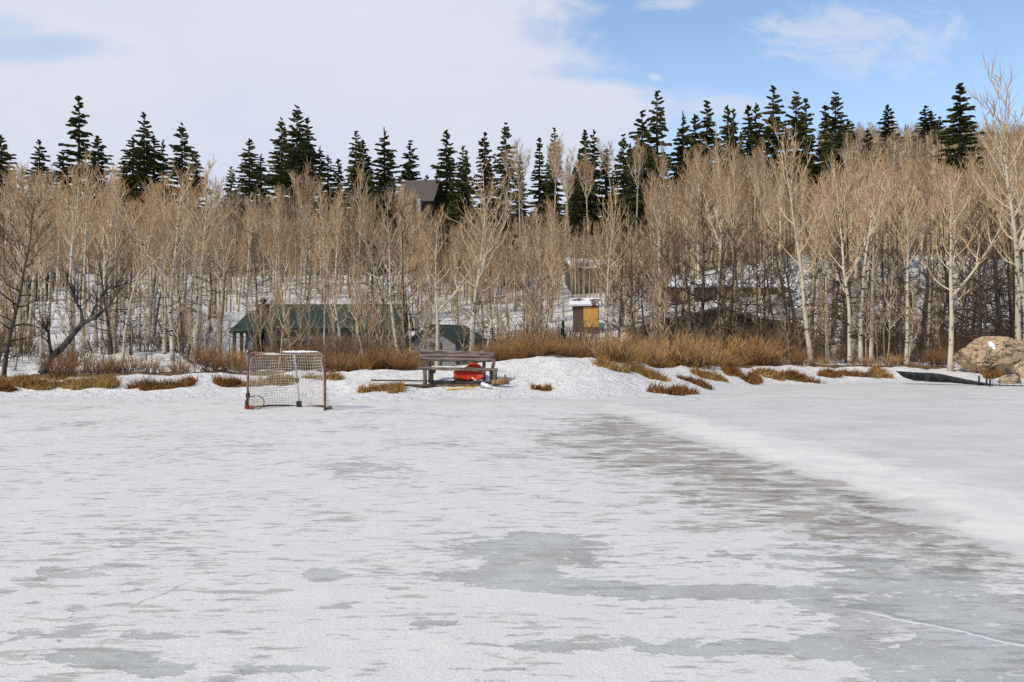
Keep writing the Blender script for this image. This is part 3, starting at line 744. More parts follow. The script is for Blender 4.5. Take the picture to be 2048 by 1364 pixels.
# ------------------------------------------------------------------ spruces on the skyline: (px, top y, half width px at the aspen tops, y there, D, variant, label)
SPRUCES = [
    (2, 268, 34, 345, 150, 0, 'dark spruce cut by the left picture edge on the skyline'),
    (79, 280, 34, 350, 150, 3, 'sparse crooked flat topped conifer near the left edge of the skyline'),
    (126, 296, 18, 350, 150, 'n', 'thin spruce close to the left side of the tallest left spruce'),
    (158, 194, 30, 335, 148, 1, 'tallest pointed spruce on the left part of the skyline'),
    (196, 270, 30, 345, 152, 0, 'shorter spruce touching the right flank of the tallest left spruce'),
    (247, 322, 16, 360, 152, 'n', 'very low ragged spruce tip left of the spired group'),
    (266, 268, 22, 345, 150, 'n', 'narrow spruce left of the bare spired one on the left skyline'),
    (288, 226, 26, 345, 148, 3, 'spruce with a bare spire top left of the two broad left spruces'),
    (308, 268, 22, 345, 150, 'n', 'narrow spruce right behind the bare spired spruce'),
    (326, 276, 10, 340, 149, 'n', 'thinnest spruce between the spired spruce and the broad cone'),
    (364, 247, 33, 345, 147, 2, 'broad cone shaped spruce above the golden aspens on the left'),
    (393, 302, 22, 350, 152, 1, 'greyish spruce leaning against the broad cone on the right'),
    (462, 332, 24, 390, 146, 1, 'lowest double tipped spruce right of the gap in the left skyline'),
    (499, 276, 24, 375, 142, 0, 'neat dark spruce left of the massive clump'),
    (522, 305, 17, 375, 144, 'n', 'slim spruce between the neat dark one and the massive clump'),
    (563, 236, 30, 375, 140, 2, 'rounded left shoulder spruce of the massive clump'),
    (594, 212, 40, 375, 138, 2, 'massive broad spruce, tallest of the clump left of centre'),
    (614, 236, 32, 375, 141, 3, 'right shoulder spruce of the massive clump left of centre'),
    (640, 290, 14, 360, 143, 'n', 'thin spruce spire right behind the massive clump'),
    (656, 307, 17, 370, 143, 'n', 'low narrow spruce furthest right of the massive clump'),
    (677, 316, 18, 370, 140, 'n', 'small spruce tip left of the double topped spruce'),
    (712, 262, 24, 375, 138, 1, 'double topped spruce left of the dead topped one, taller tip'),
    (726, 278, 20, 375, 140, 0, 'shorter twin of the double topped spruce, right tip'),
    (769, 250, 32, 375, 135, 'd', 'dense dark spruce with dead bare spikes on top, left of the grey roof'),
    (820, 280, 27, 365, 134, 3, 'open crowned spruce standing above the grey roofed hill house'),
    (893, 258, 26, 390, 128, 0, 'tall twin tipped spruce right of the grey roofed hill house'),
    (926, 292, 20, 385, 128, 1, 'medium spruce right of the tall twin tipped one'),
    (969, 262, 22, 380, 130, 'u', 'brownish thinning spruce with a dead leader at the centre'),
    (1012, 245, 30, 410, 124, 2, 'thick twin tipped spruce behind the pale broom crowned aspens'),
    (1079, 274, 17, 380, 128, 'n', 'slender spruce just left of the pointed centre spruce'),
    (1109, 256, 21, 400, 126, 1, 'pointed spruce rising between two pale aspen crowns at the centre'),
    (1150, 330, 22, 430, 122, 0, 'low dark spruce in the gap right of the centre aspens'),
    (1170, 258, 20, 370, 124, 0, 'left one of the smooth twin spruces right of centre'),
    (1188, 260, 18, 370, 125, 1, 'right one of the smooth twin spruces right of centre'),
    (1213, 296, 14, 360, 127, 'n', 'small lone spire between the twin spruces and the big dark one'),
    (1247, 268, 30, 440, 118, 2, 'big dark spruce reaching low behind the round crowned aspen'),
    (1284, 222, 30, 330, 126, 3, 'spruce with a crooked arm to the left on the right skyline'),
    (1314, 184, 28, 330, 128, 1, 'sharp tall spruce, tallest right of the crooked armed one'),
    (1366, 216, 24, 320, 132, 'd', 'spruce right of the sharp tall one, with dead twigs beside it'),
    (1390, 228, 22, 320, 134, 0, 'left shoulder spruce of the wide flat topped group'),
    (1414, 202, 28, 320, 134, 3, 'middle spruce of the wide flat topped group on the right skyline'),
    (1455, 209, 18, 310, 136, 0, 'left column spruce of the close pair beside the flat topped group'),
    (1467, 218, 17, 310, 137, 1, 'right column spruce of the close pair beside the flat topped group'),
    (1497, 210, 18, 300, 138, 'n', 'narrow spruce left of the big ragged spruce on the right'),
    (1512, 206, 18, 300, 139, 0, 'second narrow spruce hugging the big ragged one on the right'),
    (1547, 173, 28, 290, 138, 3, 'big ragged spruce standing highest on the right skyline'),
    (1592, 184, 26, 290, 140, 2, 'spruce with two tips right of the big ragged one, taller tip'),
    (1612, 198, 20, 290, 141, 1, 'lower right tip spruce beside the two tipped one'),
    (1651, 210, 16, 290, 141, 'n', 'small spruce leaning on the broad double tipped spruce'),
    (1671, 185, 30, 300, 138, 2, 'broad double tipped spruce where the far bare hill begins'),
    (1697, 242, 18, 300, 142, 1, 'short spruce on the right flank of the broad double tipped one'),
    (1735, 258, 20, 340, 150, 'u', 'dull narrow conifer in front of the bare far hill'),
    (1776, 208, 15, 260, 235, 'u', 'brown pointed conifer on the crest of the bare hill'),
    (1850, 210, 14, 250, 240, 'u', 'left tip of the small brown conifer pair on the hill crest'),
    (1862, 220, 13, 250, 240, 'u', 'right tip of the small brown conifer pair on the hill crest'),
    (1878, 232, 14, 262, 235, 'u', 'low dark conifer left of the solitary dense spruce on the hill'),
    (1920, 166, 27, 265, 150, 0, 'solitary dense spruce on the right, tallest against the blue sky'),
]
for (px, ty, hw, yy, D, kv, lab) in SPRUCES:
    x, y, z = at(px, D)
    var = {'n': SPR_NARROW[int(px) % 2], 'd': SPR_DEAD, 'u': SPR_DULL}.get(kv) or SPR[kv]
    H = ztop(ty, D) - z
    q = 1 - (ztop(yy, D) - z) / H                     # share of the height above the measured row
    hwm = hw * D / F
    Rn = {'n': 2.0, 'd': 2.5, 'u': 2.3}.get(kv) or [2.6, 2.3, 2.9, 2.5][kv]
    k = hwm / (Rn * (q ** 0.8 * 0.94 + 0.06) * 0.95) * 1.28
    k = min(k, 0.30 * H / Rn)
    plant('spruce', var, (x, y, z - 0.3), R.uniform(0, 6.28), (k, k, H / 16.0), lab, 'spruce', 'spruces along the ridge')

for k in range(30):
    px = 690 + 1010 * (k + R.random()) / 30; D = R.uniform(120, 150); x, y, z = at(px, D)
    H = ztop(R.uniform(300, 380) if px < 1230 else R.uniform(255, 340), D) - z
    if H < 4: continue
    w = R.uniform(.75, 1.15) * min(1.0, H / 9)
    plant('spruce', SPR[R.randrange(4)], (x, y, z - .3), R.uniform(0, 6.28), (w, w, H / 16), 'low dark spruce filling the gaps under the taller ridge spruces', 'spruce', 'low filler spruces on the ridge')
for (px, py, D, Hh, k, lab) in ((1126, 668, 33, 2.0, .36, 'small young spruce standing in the brush left of the orange door shed'),
                                (72, 590, 62, 6.0, .55, 'slim dark spruce beside the small green roofed house on the left'),
                                (1010, 520, 84, 7.0, .95, 'dark spruce low on the slope below the centre skyline'),
                                (1064, 470, 100, 6.0, .9, 'snow dusted low spruce on the slope at the centre'),
                                (905, 520, 92, 7.5, .9, 'shaded spruce on the slope right of the grey roofed hill house'),
                                (770, 520, 96, 8.0, .9, 'shaded spruce on the slope left of the grey roofed hill house'),
                                (1255, 470, 100, 7.0, .95, 'dark bushy spruce low under the big dark one')):
    x, y, z = at(px, D)
    plant('spruce', SPR_SMALL, (x, y, z - 0.1), R.uniform(0, 6), (k * Hh / 6 * 1.5, k * Hh / 6 * 1.5, Hh / 6), lab, 'spruce', 'small spruces on the slope')

# ------------------------------------------------------------------ hand placed aspens: (base px, top px, top y, D, variant, label)
A_ = 'aspen'
HAND = [
    (875, 866, 430, 30, ('F', 0), 'pale aspen forking low, standing right behind the left half of the bench'),
    (942, 962, 352, 31, ('F', 2), 'white aspen with a wide tan crown behind the right half of the bench'),
    (972, 990, 500, 30.5, ('F', 3), 'thin pale aspen leaning right behind the right end of the bench'),
    (800, 770, 395, 33, ('F', 3), 'white aspen leaning left in front of the right end of the green roofed cabin'),
    (826, 822, 470, 36, ('A', 3), 'slim white aspen between the cabin and the small green roofed shed'),
    (721, 720, 335, 62, ('A', 4), 'tall pale aspen rising behind the middle of the green roofed cabin'),
    (617, 614, 348, 62, ('B', 0), 'broom crowned pale aspen below the massive spruce clump'),
    (649, 652, 372, 60, ('A', 0), 'pale aspen just right of the broom crowned one above the cabin'),
    (652, 640, 520, 34, ('A', 1), 'thin young aspen in front of the middle of the green roofed cabin'),
    (690, 668, 480, 38, ('F', 1), 'aspen with a zigzag pale stem in front of the cabin roof'),
    (552, 548, 385, 60, ('A', 2), 'golden aspen behind the left part of the cabin roof'),
    (1210, 1206, 395, 40, ('F', 1), 'tall white aspen left of the two snow patches behind the brown brush'),
    (1078, 1074, 420, 52, ('A', 3), 'pale thin aspen left of the small young spruce'),
    (1268, 1268, 288, 112, ('B', 1), 'round broom crowned aspen in front of the big dark spruce'),
    (1040, 1042, 290, 114, ('B', 2), 'pale broom crowned aspen in front of the thick twin tipped spruce'),
    (1108, 1106, 286, 112, ('B', 0), 'pale forked aspen in front of the pointed centre spruce'),
    (1330, 1322, 292, 110, ('A', 5), 'slim grey aspen right of the round broom crowned one'),
    (1437, 1436, 284, 62, ('F', 2), 'large spreading aspen with thick pale limbs on the right of centre'),
    (1622, 1586, 262, 37, ('F', 1), 'tall spotted white aspen leaning left at the right of the brown brush'),
    (1652, 1660, 410, 38, ('A', 1), 'thin spotted aspen just right of the tall leaning one'),
    (1700, 1690, 330, 36, ('F', 3), 'stout spotted aspen, left of the three white trunks on the right bank'),
    (1722, 1730, 320, 37, ('A', 3), 'spotted white aspen in the middle of the three trunks on the right bank'),
    (1743, 1742, 350, 38, ('A', 0), 'spotted straight aspen, right of the three white trunks on the right bank'),
    (1812, 1806, 345, 36, ('A', 4), 'pale aspen beside a black trunk left of the limbed aspen'),
    (1901, 1890, 352, 33, ('F', 0), 'bright aspen with long limbs standing just left of the boulder'),
    (2040, 2002, 165, 33.5, ('F', 3), 'tall leaning aspen behind the boulder, its bare top above the skyline'),
    (2062, 2030, 230, 34.5, ('F', 1), 'aspen cut by the right picture edge behind the boulder'),
    (2046, 2050, 260, 37, ('A', 3), 'slender aspen further back at the right picture edge'),
    (345, 344, 340, 31, ('F', 3), 'forked pale aspen above the rust bush left of the goal'),
    (384, 408, 335, 31.5, ('A', 4), 'slim aspen leaning right, left of the cabin'),
    (243, 292, 425, 30.5, ('A', 1), 'slim aspen leaning clearly to the right in the left stand'),
    (302, 300, 372, 40, ('A', 0), 'straight aspen with its foot in the open snow on the left slope'),
    (218, 224, 352, 36, ('A', 2), 'aspen just right of the leaning dark trunk'),
    (165, 166, 318, 37, ('A', 4), 'bright stemmed aspen below the tallest left spruce'),
    (42, 46, 345, 36, ('A', 5), 'grey aspen beside the black tree at the far left'),
    (66, 62, 350, 44, ('A', 3), 'straight aspen standing in the left snow, first right of the black tree'),
    (82, 80, 360, 45, ('A', 0), 'straight aspen standing in the left snow, second right of the black tree'),
    (437, 432, 380, 34, ('A', 6), 'grey stemmed aspen just left of the cabin corner'),
]
for (bx, tx, ty, D, (k, i), lab) in HAND:
    var = {'F': FORE, 'A': ASP, 'B': BROOM}[k][i]
    x, y, z = at(bx, D)
    H = ztop(ty, D) - z
    dx = (tx - bx) * D / F
    sc = math.hypot(H, dx) / var[2]
    wide = sc * (0.95 if H > 8 else 1.15)
    plant(A_, var, (x, y, z - 0.1), R.uniform(0, 6.28), (wide, wide, sc), lab, A_, 'tall aspens standing out from the wood', tilt=math.atan2(dx, H))

DARKS = [
    (6, 42, 398, 26.8, 0, .72, 'black barked bare tree at the far left, leaning right over the golden grass'),
    (1358, 1330, 462, 35, 0, .85, 'black leaning trunk behind the brown brush right of the snow mound'),
    (1516, 1494, 440, 36, 1, .85, 'black branching tree beside the brown post on the right'),
    (986, 984, 545, 34, 2, .75, 'short black trunk right of the bench among pale aspens'),
    (814, 806, 400, 35, 1, .8, 'thin black trunk at the right end of the cabin'),
    (1803, 1800, 400, 37, 1, .8, 'black trunk beside a pale aspen left of the boulder'),
    (1695, 1700, 390, 40, 2, .9, 'dark gnarled tree among the three white trunks on the right'),
    (1960, 1950, 380, 40, 0, 1.0, 'dark branchy tree behind the left of the boulder'),
    (1996, 1990, 430, 42, 2, 1.0, 'dark tree with level branches behind the middle of the boulder'),
    (1240, 1236, 560, 36, 2, .8, 'crooked black tree right of the orange door shed'),
    (1580, 1560, 470, 46, 1, .9, 'dark thin tree left of the tall leaning white aspen'),
    (2030, 2040, 420, 44, 0, 1.0, 'dark tree at the right picture edge behind the boulder'),
]
for (bx, tx, ty, D, i, wk, lab) in DARKS:
    var = DARK[i]; x, y, z = at(bx, D); H = ztop(ty, D) - z; dx = (tx - bx) * D / F; sc = math.hypot(H, dx) / var[2]
    w = max(sc * wk, 0.62)
    plant('dark_tree', var, (x, y, z - 0.1), R.uniform(0, 6), (w, w, sc), lab, 'dark tree', 'dark barked bare trees', tilt=math.atan2(dx, H))


def leaning_tree():
    D = 27.6
    x, y, z = at(86, D)
    e = empty('dark_tree', (x, y, z), 0, 'grey leaning trunk bent to the right over the left snow slope', 'dark tree', 'dark barked bare trees')
    rr = random.Random(77); T, Cn = MB(), MB()
    def p(px, py, dd=0.0): return Vector(((px - CX) / F * (D + dd) - x, dd, ztop(py, D + dd) - z))
    main = [p(82, 748), p(100, 716, .1), p(125, 695, .2), p(150, 664, .3), p(166, 646, .3), p(195, 632, .4), p(222, 605, .5), p(240, 575, .5)]
    T.tube(main, [.125, .115, .10, .09, .08, .06, .045, .025], 8)
    side = [p(104, 715, .1), p(99, 690, 0), p(97, 665, -.1), p(88, 650, -.1)]
    T.tube(side, [.085, .06, .045, .02], 6)
    s2 = [p(166, 646, .3), p(162, 620, .2), p(150, 600, .2), p(140, 570, .1)]
    T.tube(s2, [.06, .05, .035, .015], 6)
    s3 = [p(180, 638, .35), p(190, 612, .5), p(212, 580, .6), p(262, 565, .6)]
    T.tube(s3, [.05, .04, .03, .012], 6)
    for ln in (main, side, s2, s3):
        for k in range(16):
            q, d = along(ln, rr.uniform(.3, .99))
            bp = grow(rr, q, (d + Vector((rr.uniform(-1, 1), rr.uniform(-1, 1), rr.uniform(-.3, 1)))).normalized(), rr.uniform(.3, 1.0), 4, .04, .3)
            Cn.tube(bp, [.02, .016, .012, .009, .005], 3, 0, .6)
            for j in range(4):
                q2, d2 = along(bp, rr.uniform(.3, .99)); Cn.tube([q2, q2 + (d2 + Vector((rr.uniform(-1, 1), rr.uniform(-1, 1), rr.uniform(-.5, 1)))).normalized() * rr.uniform(.15, .4)], [.008, .004], 3, .8, 1)
    m1, n1 = new_mat('grey_bark', .85, .15)
    n1.put(n1.b.inputs['Base Color'], n1.mix(n1.smooth(n1.noise(n1.mapping(n1.obj(), scale=(1, 1, .4)), 6, 6, .65), .35, .62), (0.05, .042, .036), (.20, .175, .15)))
    link('trunk', T.mesh('leaning_trunk', m1), e); link('crown', Cn.mesh('leaning_crown', 'twig_dark'), e)
leaning_tree()

# ------------------------------------------------------------------ aspens that fill the wood, one label for each stand
STANDS = [
    # px0, px1, D0, D1, n, highest and lowest top row, variants, label, group
    (-50, 465, 31, 62, 62, 334, 460, (0, 1, 2, 3, 4, 6), 'slim golden twigged aspen crowding the left stand between the shore and the left spruces', 'golden aspens of the left stand'),
    (430, 830, 57, 92, 34, 376, 500, (0, 2, 4, 1, 6), 'golden tan aspen growing on the slope behind the green roofed cabin', 'aspens behind the green roofed cabin'),
    (820, 1320, 48, 100, 54, 395, 510, (3, 5, 6, 7, 1), 'grey tan aspen on the open slope above the small sheds', 'aspens on the middle slope'),
    (980, 1520, 104, 134, 28, 282, 370, (5, 6, 7, 3), 'tall pale aspen high on the slope just below the right skyline spruces', 'aspens below the skyline spruces'),
    (1310, 1740, 46, 104, 44, 275, 430, (5, 6, 7, 0, 2), 'brown twigged aspen in the thick wood between the low brown house and the right hill', 'aspens right of centre'),
    (1690, 2110, 37, 92, 40, 255, 420, (5, 6, 7, 2, 4), 'brown tan aspen in the dark tangle around and above the boulder', 'aspens of the right stand'),
]
placed = []
KEEP = [(470, 670, 30, 54, .93), (670, 800, 30, 54, .5), (815, 965, 30, 46, .9), (1115, 1222, 30, 82, .93), (1240, 1600, 30, 54, .55)]
for (p0, p1, d0, d1, cnt, h0, h1, vs, lab, grp) in STANDS:
    k = 0; tries = 0
    while k < cnt and tries < 5000:
        tries += 1
        D = math.sqrt(R.uniform(d0 * d0, d1 * d1)); px = R.uniform(p0, p1)
        if any(a < px < b and e < D < f and R.random() < q for a, b, e, f, q in KEEP): continue
        x = px2u(px) * D
        if any((x - a) ** 2 + (D - b) ** 2 < 1.1 for a, b in placed): continue
        z = gz(x, D); tyy = R.uniform(h0, h1); H = ztop(tyy, D) - z
        if tyy < 440 and any(a < px < b for a, b in ((735, 785), (862, 935), (985, 1055), (1150, 1200), (1232, 1300))) and R.random() < .8: continue
        if not 3.6 < H < 13: continue
        placed.append((x, D)); v = ASP[R.choice(vs)]
        if R.random() < .12 and D > 70: v = BROOM[R.randrange(3)]
        s = H / v[2]; w = min(s, .9) * R.uniform(.95, 1.35) if D < 100 else s * R.uniform(.85, 1.25)
        plant(A_, v, (x, D, z - .1), R.uniform(0, 6.28), (w, w, s), lab, A_, grp, tilt=R.gauss(0, .035))
        k += 1

WOODDARK = [(0, 460, 33, 60, 8, 'dark branched bare tree half hidden among the golden aspens on the left'),
            (480, 1250, 50, 90, 16, 'dark branched bare tree on the slope between the cabin and the orange door shed'),
            (1260, 1640, 36, 60, 20, 'dark branched bare tree in the thick wood right of centre'),
            (1640, 2080, 35, 56, 34, 'dark branched bare tree in the tangle above the boulder and white trunks')]
for p0, p1, d0, d1, cnt, lab in WOODDARK:
    for k in range(cnt):
        px = p0 + (p1 - p0) * (k + R.random()) / cnt; D = R.uniform(d0, d1); x, y, z = at(px, D); s = R.uniform(.5, .95)
        if 1120 < px < 1220: continue
        plant('dark_tree', DARK[R.randrange(3)], (x, y, z - .1), R.uniform(0, 6.28), (s * R.uniform(.9, 1.3),) * 2 + (s,), lab, 'dark tree', 'dark trees: ' + lab.split('tree ')[1], tilt=R.gauss(0, .06))

# saplings and brush at the foot of the wood
SAPS = [(-40, 470, 27.5, 40, 26, 'thin bare sapling at the foot of the left stand'),
        (480, 820, 28.5, 44, 26, 'thin bare sapling in front of the green roofed cabin'),
        (830, 1310, 30, 56, 40, 'thin bare sapling behind the brown brush of the snow mound'),
        (1310, 1900, 34, 56, 44, 'thin bare sapling at the foot of the right wood')]
for p0, p1, d0, d1, cnt, lab in SAPS:
    for k in range(cnt):
        D = R.uniform(d0, d1); px = R.uniform(p0, p1); x, y, z = at(px, D)
        if 1130 < px < 1212: continue
        v = SAP[R.randrange(4)]; H = R.uniform(1.8, 4.6); s = H / 4
        plant('sapling', v, (x, y, z - .05), R.uniform(0, 6), (s * R.uniform(.9, 1.5),) * 2 + (s,), lab, 'sapling', 'saplings ' + lab.split('sapling ')[1], tilt=R.gauss(0, .07))

BUSHES = [  # px0 px1 dD0 dD1 n h0 h1 kind label
    (60, 470, .3, 2.4, 15, .4, .8, 'r', 'rust brown bush in the broken row on the left bank behind the grass'),
    (660, 845, .2, 1.6, 11, .45, .75, 'r', 'rust brown bush on the bank between the goal and the bench'),
    (960, 1215, .2, 2.2, 20, .4, .95, 'r', 'rust brown bush in the dense row crowning the snow mound'),
    (1205, 1520, -.4, 2.6, 27, .4, 1.1, 'r', 'orange brown bush in the tall row right of the snow mound'),
    (1520, 1900, .2, 2.6, 16, .3, .65, 'r', 'low reddish bush at the feet of the white trunks on the right bank'),
    (-40, 480, 3, 14, 16, .8, 1.4, 'b', 'leafless grey brown shrub between the trunks of the left stand'),
    (480, 830, 1.0, 12, 30, .6, 1.35, 'b', 'leafless grey brown shrub in front of the cabin wall'),
    (960, 1300, 3, 26, 40, .9, 2.0, 'b', 'leafless grey brown shrub on the slope behind the snow mound'),
    (1240, 1620, 2, 22, 32, .9, 1.8, 'b', 'leafless brown shrub in the thicket before the low dark house'),
    (1600, 2090, 2.0, 22, 26, .8, 1.8, 'b', 'leafless brown shrub in the dark tangle around the boulder'),
]
for p0, p1, a, b, cnt, h0, h1, kd, lab in BUSHES:
    for k in range(cnt):
        px = p0 + (p1 - p0) * (k + R.random()) / cnt
        D = float(np.interp(px2u(px), BU, BD)) + R.uniform(a, b)
        if kd == 'b' and 1150 < px < 1205: continue
        x, y, z = at(px, D); H = R.uniform(h0 * .6, h1 * 1.1)
        gp = mnoise.noise((px * .021, 4.2, 1.0)); H *= 1.15 - .8 * max(0.0, gp)
        if kd == 'r' and gp > .22 and R.random() < .6: continue
        me = BUSH[R.choice((0, 1, 2, 3, 0, 1, 2, 3, 4, 5))] if kd == 'r' else BRUSH[R.randrange(4)]
        o = link('dry_bush' if kd == 'r' else 'bare_shrub', me, None, (x, y, z - .03))
        o.rotation_euler = (0, 0, R.uniform(0, 6)); w = H * R.uniform(.9, 1.4); o.scale = (w, w, H)
        tag(o, lab, 'bush' if kd == 'r' else 'shrub', ('bushes: ' if kd == 'r' else 'shrubs: ') + lab.split(' ', 3)[3])


# ------------------------------------------------------------------ grass tufts
def make_tuft(k):
    px, py, hw, hh, mat, lab = TUFTS[k]; rr = random.Random(500 + k); x, D, z = TUFT_POS[k]
    B = MB(); th = 0.21 + hh * 0.010
    lb = TUFT_LOBES[k]; area = sum(l[2] * l[3] for l in lb); n = int(min(2600, 350 + 2600 * area))
    lean0 = rr.uniform(-.35, .35)
    for i in range(n):
        dx, dy, rx, ry, an0 = rr.choices(lb, weights=[l[2] * l[3] for l in lb])[0]
        an = rr.uniform(0, 6.28); q = math.sqrt(rr.random()) * (1.0 + .12 * rr.random())
        p0, q0 = math.cos(an) * q * rx, math.sin(an) * q * ry
        gx = dx + p0 * math.cos(an0) - q0 * math.sin(an0); gy = dy + p0 * math.sin(an0) + q0 * math.cos(an0)
        if mnoise.noise(((x + gx) * 5.5, (D + gy) * 5.5, 2.2)) < -.18: continue
        cl = .55 + .8 * max(0.0, .5 + mnoise.noise(((x + gx) * 3.2, (D + gy) * 3.2, 9.0)))
        zz = gz(x + gx, D + gy) - z
        H = th * rr.uniform(.45, 1.2) * cl * (1.1 - .45 * q)
        lean = lean0 + 1.1 * mnoise.noise(((x + gx) * 2.5, (D + gy) * 2.5, 4.0))
        d = Vector((rr.gauss(lean, .42), rr.gauss(-.2, .35), 1.15)).normalized()
        p = Vector((gx, gy, zz - .02)); m = p + d * H * .55; t = m + (d + Vector((rr.gauss(lean * 1.5, .5), rr.gauss(-.3, .4), -.35))).normalized() * H * .7
        s = Vector((rr.uniform(-1, 1), rr.uniform(-1, 1), 0)).normalized() * rr.uniform(.005, .012)
        i0 = len(B.v); tt = rr.random()
        for v_ in (p - s, p + s, m + s, m - s, t): B.v.append(tuple(v_)); B.t.append(tt)
        B.f.append((i0, i0 + 1, i0 + 2, i0 + 3)); B.f.append((i0 + 3, i0 + 2, i0 + 4))
    o = link('grass_tuft', B.mesh('grass_tuft', mat), None, (x, D, z))
    tag(o, lab, 'grass tuft', 'dead grass tufts on the snow bank')
for k in range(len(TUFTS)): make_tuft(k)


# ------------------------------------------------------------------ far woods as masses
def mass(name, variants, spots, mat, label):
    V, Fc, T = [], [], []; off = 0
    for (x, D, z, H, w, rz, vi) in spots:
        v, f, t = variants[vi]
        c, s = math.cos(rz), math.sin(rz)
        P = np.empty_like(v); P[:, 0] = (v[:, 0] * c - v[:, 1] * s) * w + x; P[:, 1] = (v[:, 0] * s + v[:, 1] * c) * w + D; P[:, 2] = v[:, 2] * H + z
        V.append(P); Fc.append(f + off); T.append(t); off += len(v)
    me = grid_mesh(name, np.concatenate(V), np.concatenate(Fc), {'t': np.concatenate(T)}, mat)
    o = link(name, me); tag(o, label, 'wood', kind='stuff'); return o


def lowpoly(seed, twr):
    rr = random.Random(seed); B = MB()
    pts = grow(rr, Vector((0, 0, 0)), Vector((0, 0, 1)), 1.0, 5, .1, .03)
    B.tube(pts, [.013, .012, .010, .008, .006, .003], 4, 0, .2)
    for i in range(20):
        t = .35 + .63 * (i + rr.random()) / 20; p, d = along(pts, t); L = .17 * (1.25 - t) * rr.uniform(.7, 1.3) + .05
        lp = grow(rr, p, rdir(rr, rr.uniform(.7, 1.1), rr.uniform(0, 6.28)), L, 2, .2, .15)
        B.tube(lp, [.004, .003, .002], 3, .3, .7)
        for j in range(5):
            q, d2 = along(lp, rr.uniform(.2, .98)); e = q + (d2 + Vector((rr.uniform(-1, 1), rr.uniform(-1, 1), rr.uniform(0, 1))) * .8).normalized() * L * rr.uniform(.35, .7)
            B.tube([q, e], [twr, twr * .5], 3, .8, 1)
    return np.array(B.v), np.array(B.f, dtype=np.int64), np.array(B.t)


LP = [lowpoly(600 + i, .0024) for i in range(5)]
def scatter(n, p0, p1, d0, d1, h0, h1):
    out = []
    for k in range(n):
        D = math.sqrt(R.uniform(d0 * d0, d1 * d1)); x = px2u(R.uniform(p0, p1)) * D; H = R.uniform(h0, h1)
        out.append((x, D, H, R.uniform(0, 6.28), R.randrange(5)))
    zz = gz(np.array([o[0] for o in out]), np.array([o[1] for o in out]))
    return [(x, D, float(z) - .2, H, H * R.uniform(.9, 1.4), rz, v) for (x, D, H, rz, v), z in zip(out, zz)]
mass('far_wood', LP, scatter(280, -60, 480, 64, 125, 4.5, 7.5) + scatter(210, 430, 840, 72, 125, 4.5, 7.5), 'twig_back', 'mass of bare tan trees far up the left slope, behind the golden aspens')
mass('far_wood', LP, scatter(230, 820, 1330, 64, 94, 3.5, 6.0) + scatter(220, 1300, 1700, 78, 130, 4.5, 8), 'twig_back', 'mass of bare grey brown trees far up the middle slope')
mass('far_wood', LP, scatter(230, 1640, 2140, 78, 170, 6, 9.5) + scatter(720, 1640, 2140, 170, 325, 9, 13), 'twig_grey', 'mass of bare grey trees covering the far hill on the right')


def undergrowth():
    B = MB(); rr = random.Random(9)
    for k in range(2600):
        D = rr.uniform(29, 84); px = rr.uniform(-40, 2090)
        if px < 460 and rr.random() < .75: continue
        if 470 < px < 970 and D < 50 and rr.random() < .8: continue
        if px > 1200: D = rr.uniform(34, 84)
        if px > 1560 and rr.random() < .5: continue
        x = px2u(px) * D
        B.v.append((x, D, 0)); B.t.append(0)
    P = np.array(B.v); zz = gz(P[:, 0], P[:, 1]); B = MB()
    for (x, D, _), z in zip(P, zz):
        H = rr.uniform(.5, 2.0); d = Vector((rr.gauss(0, .16), rr.gauss(0, .16), 1)).normalized()
        pts = grow(rr, Vector((x, D, z - .05)), d, H, 3, .02, .1)
        B.tube(pts, [.010, .009, .008, .004], 3, 0, .6)
        for j in range(3):
            q, d2 = along(pts, rr.uniform(.35, .98)); B.tube([q, q + (d2 + Vector((rr.uniform(-1, 1), rr.uniform(-1, 1), rr.uniform(0, 1))) * .8).normalized() * H * rr.uniform(.15, .35)], [.007, .004], 3, .7, 1)
    o = link('undergrowth', B.mesh('undergrowth', 'brush')); tag(o, 'thin leafless stems and twigs covering the floor of the wood', 'undergrowth', kind='stuff')
undergrowth()


# ------------------------------------------------------------------ buildings
def slab(B, a, b, c, d, th):
    """roof slab: top quad a b c d (counter clockwise from above) given a thickness downwards"""
    i = len(B.v); nrm = (Vector(b) - Vector(a)).cross(Vector(d) - Vector(a)).normalized()
    for p in (a, b, c, d): B.v.append(tuple(p)); B.t.append(0)
    for p in (a, b, c, d): B.v.append(tuple(Vector(p) - nrm * th)); B.t.append(0)
    B.f.append((i, i + 1, i + 2, i + 3)); B.f.append((i + 7, i + 6, i + 5, i + 4))
    for k in range(4):
        k2 = (k + 1) % 4; B.f.append((i + k2, i + k, i + 4 + k, i + 4 + k2))


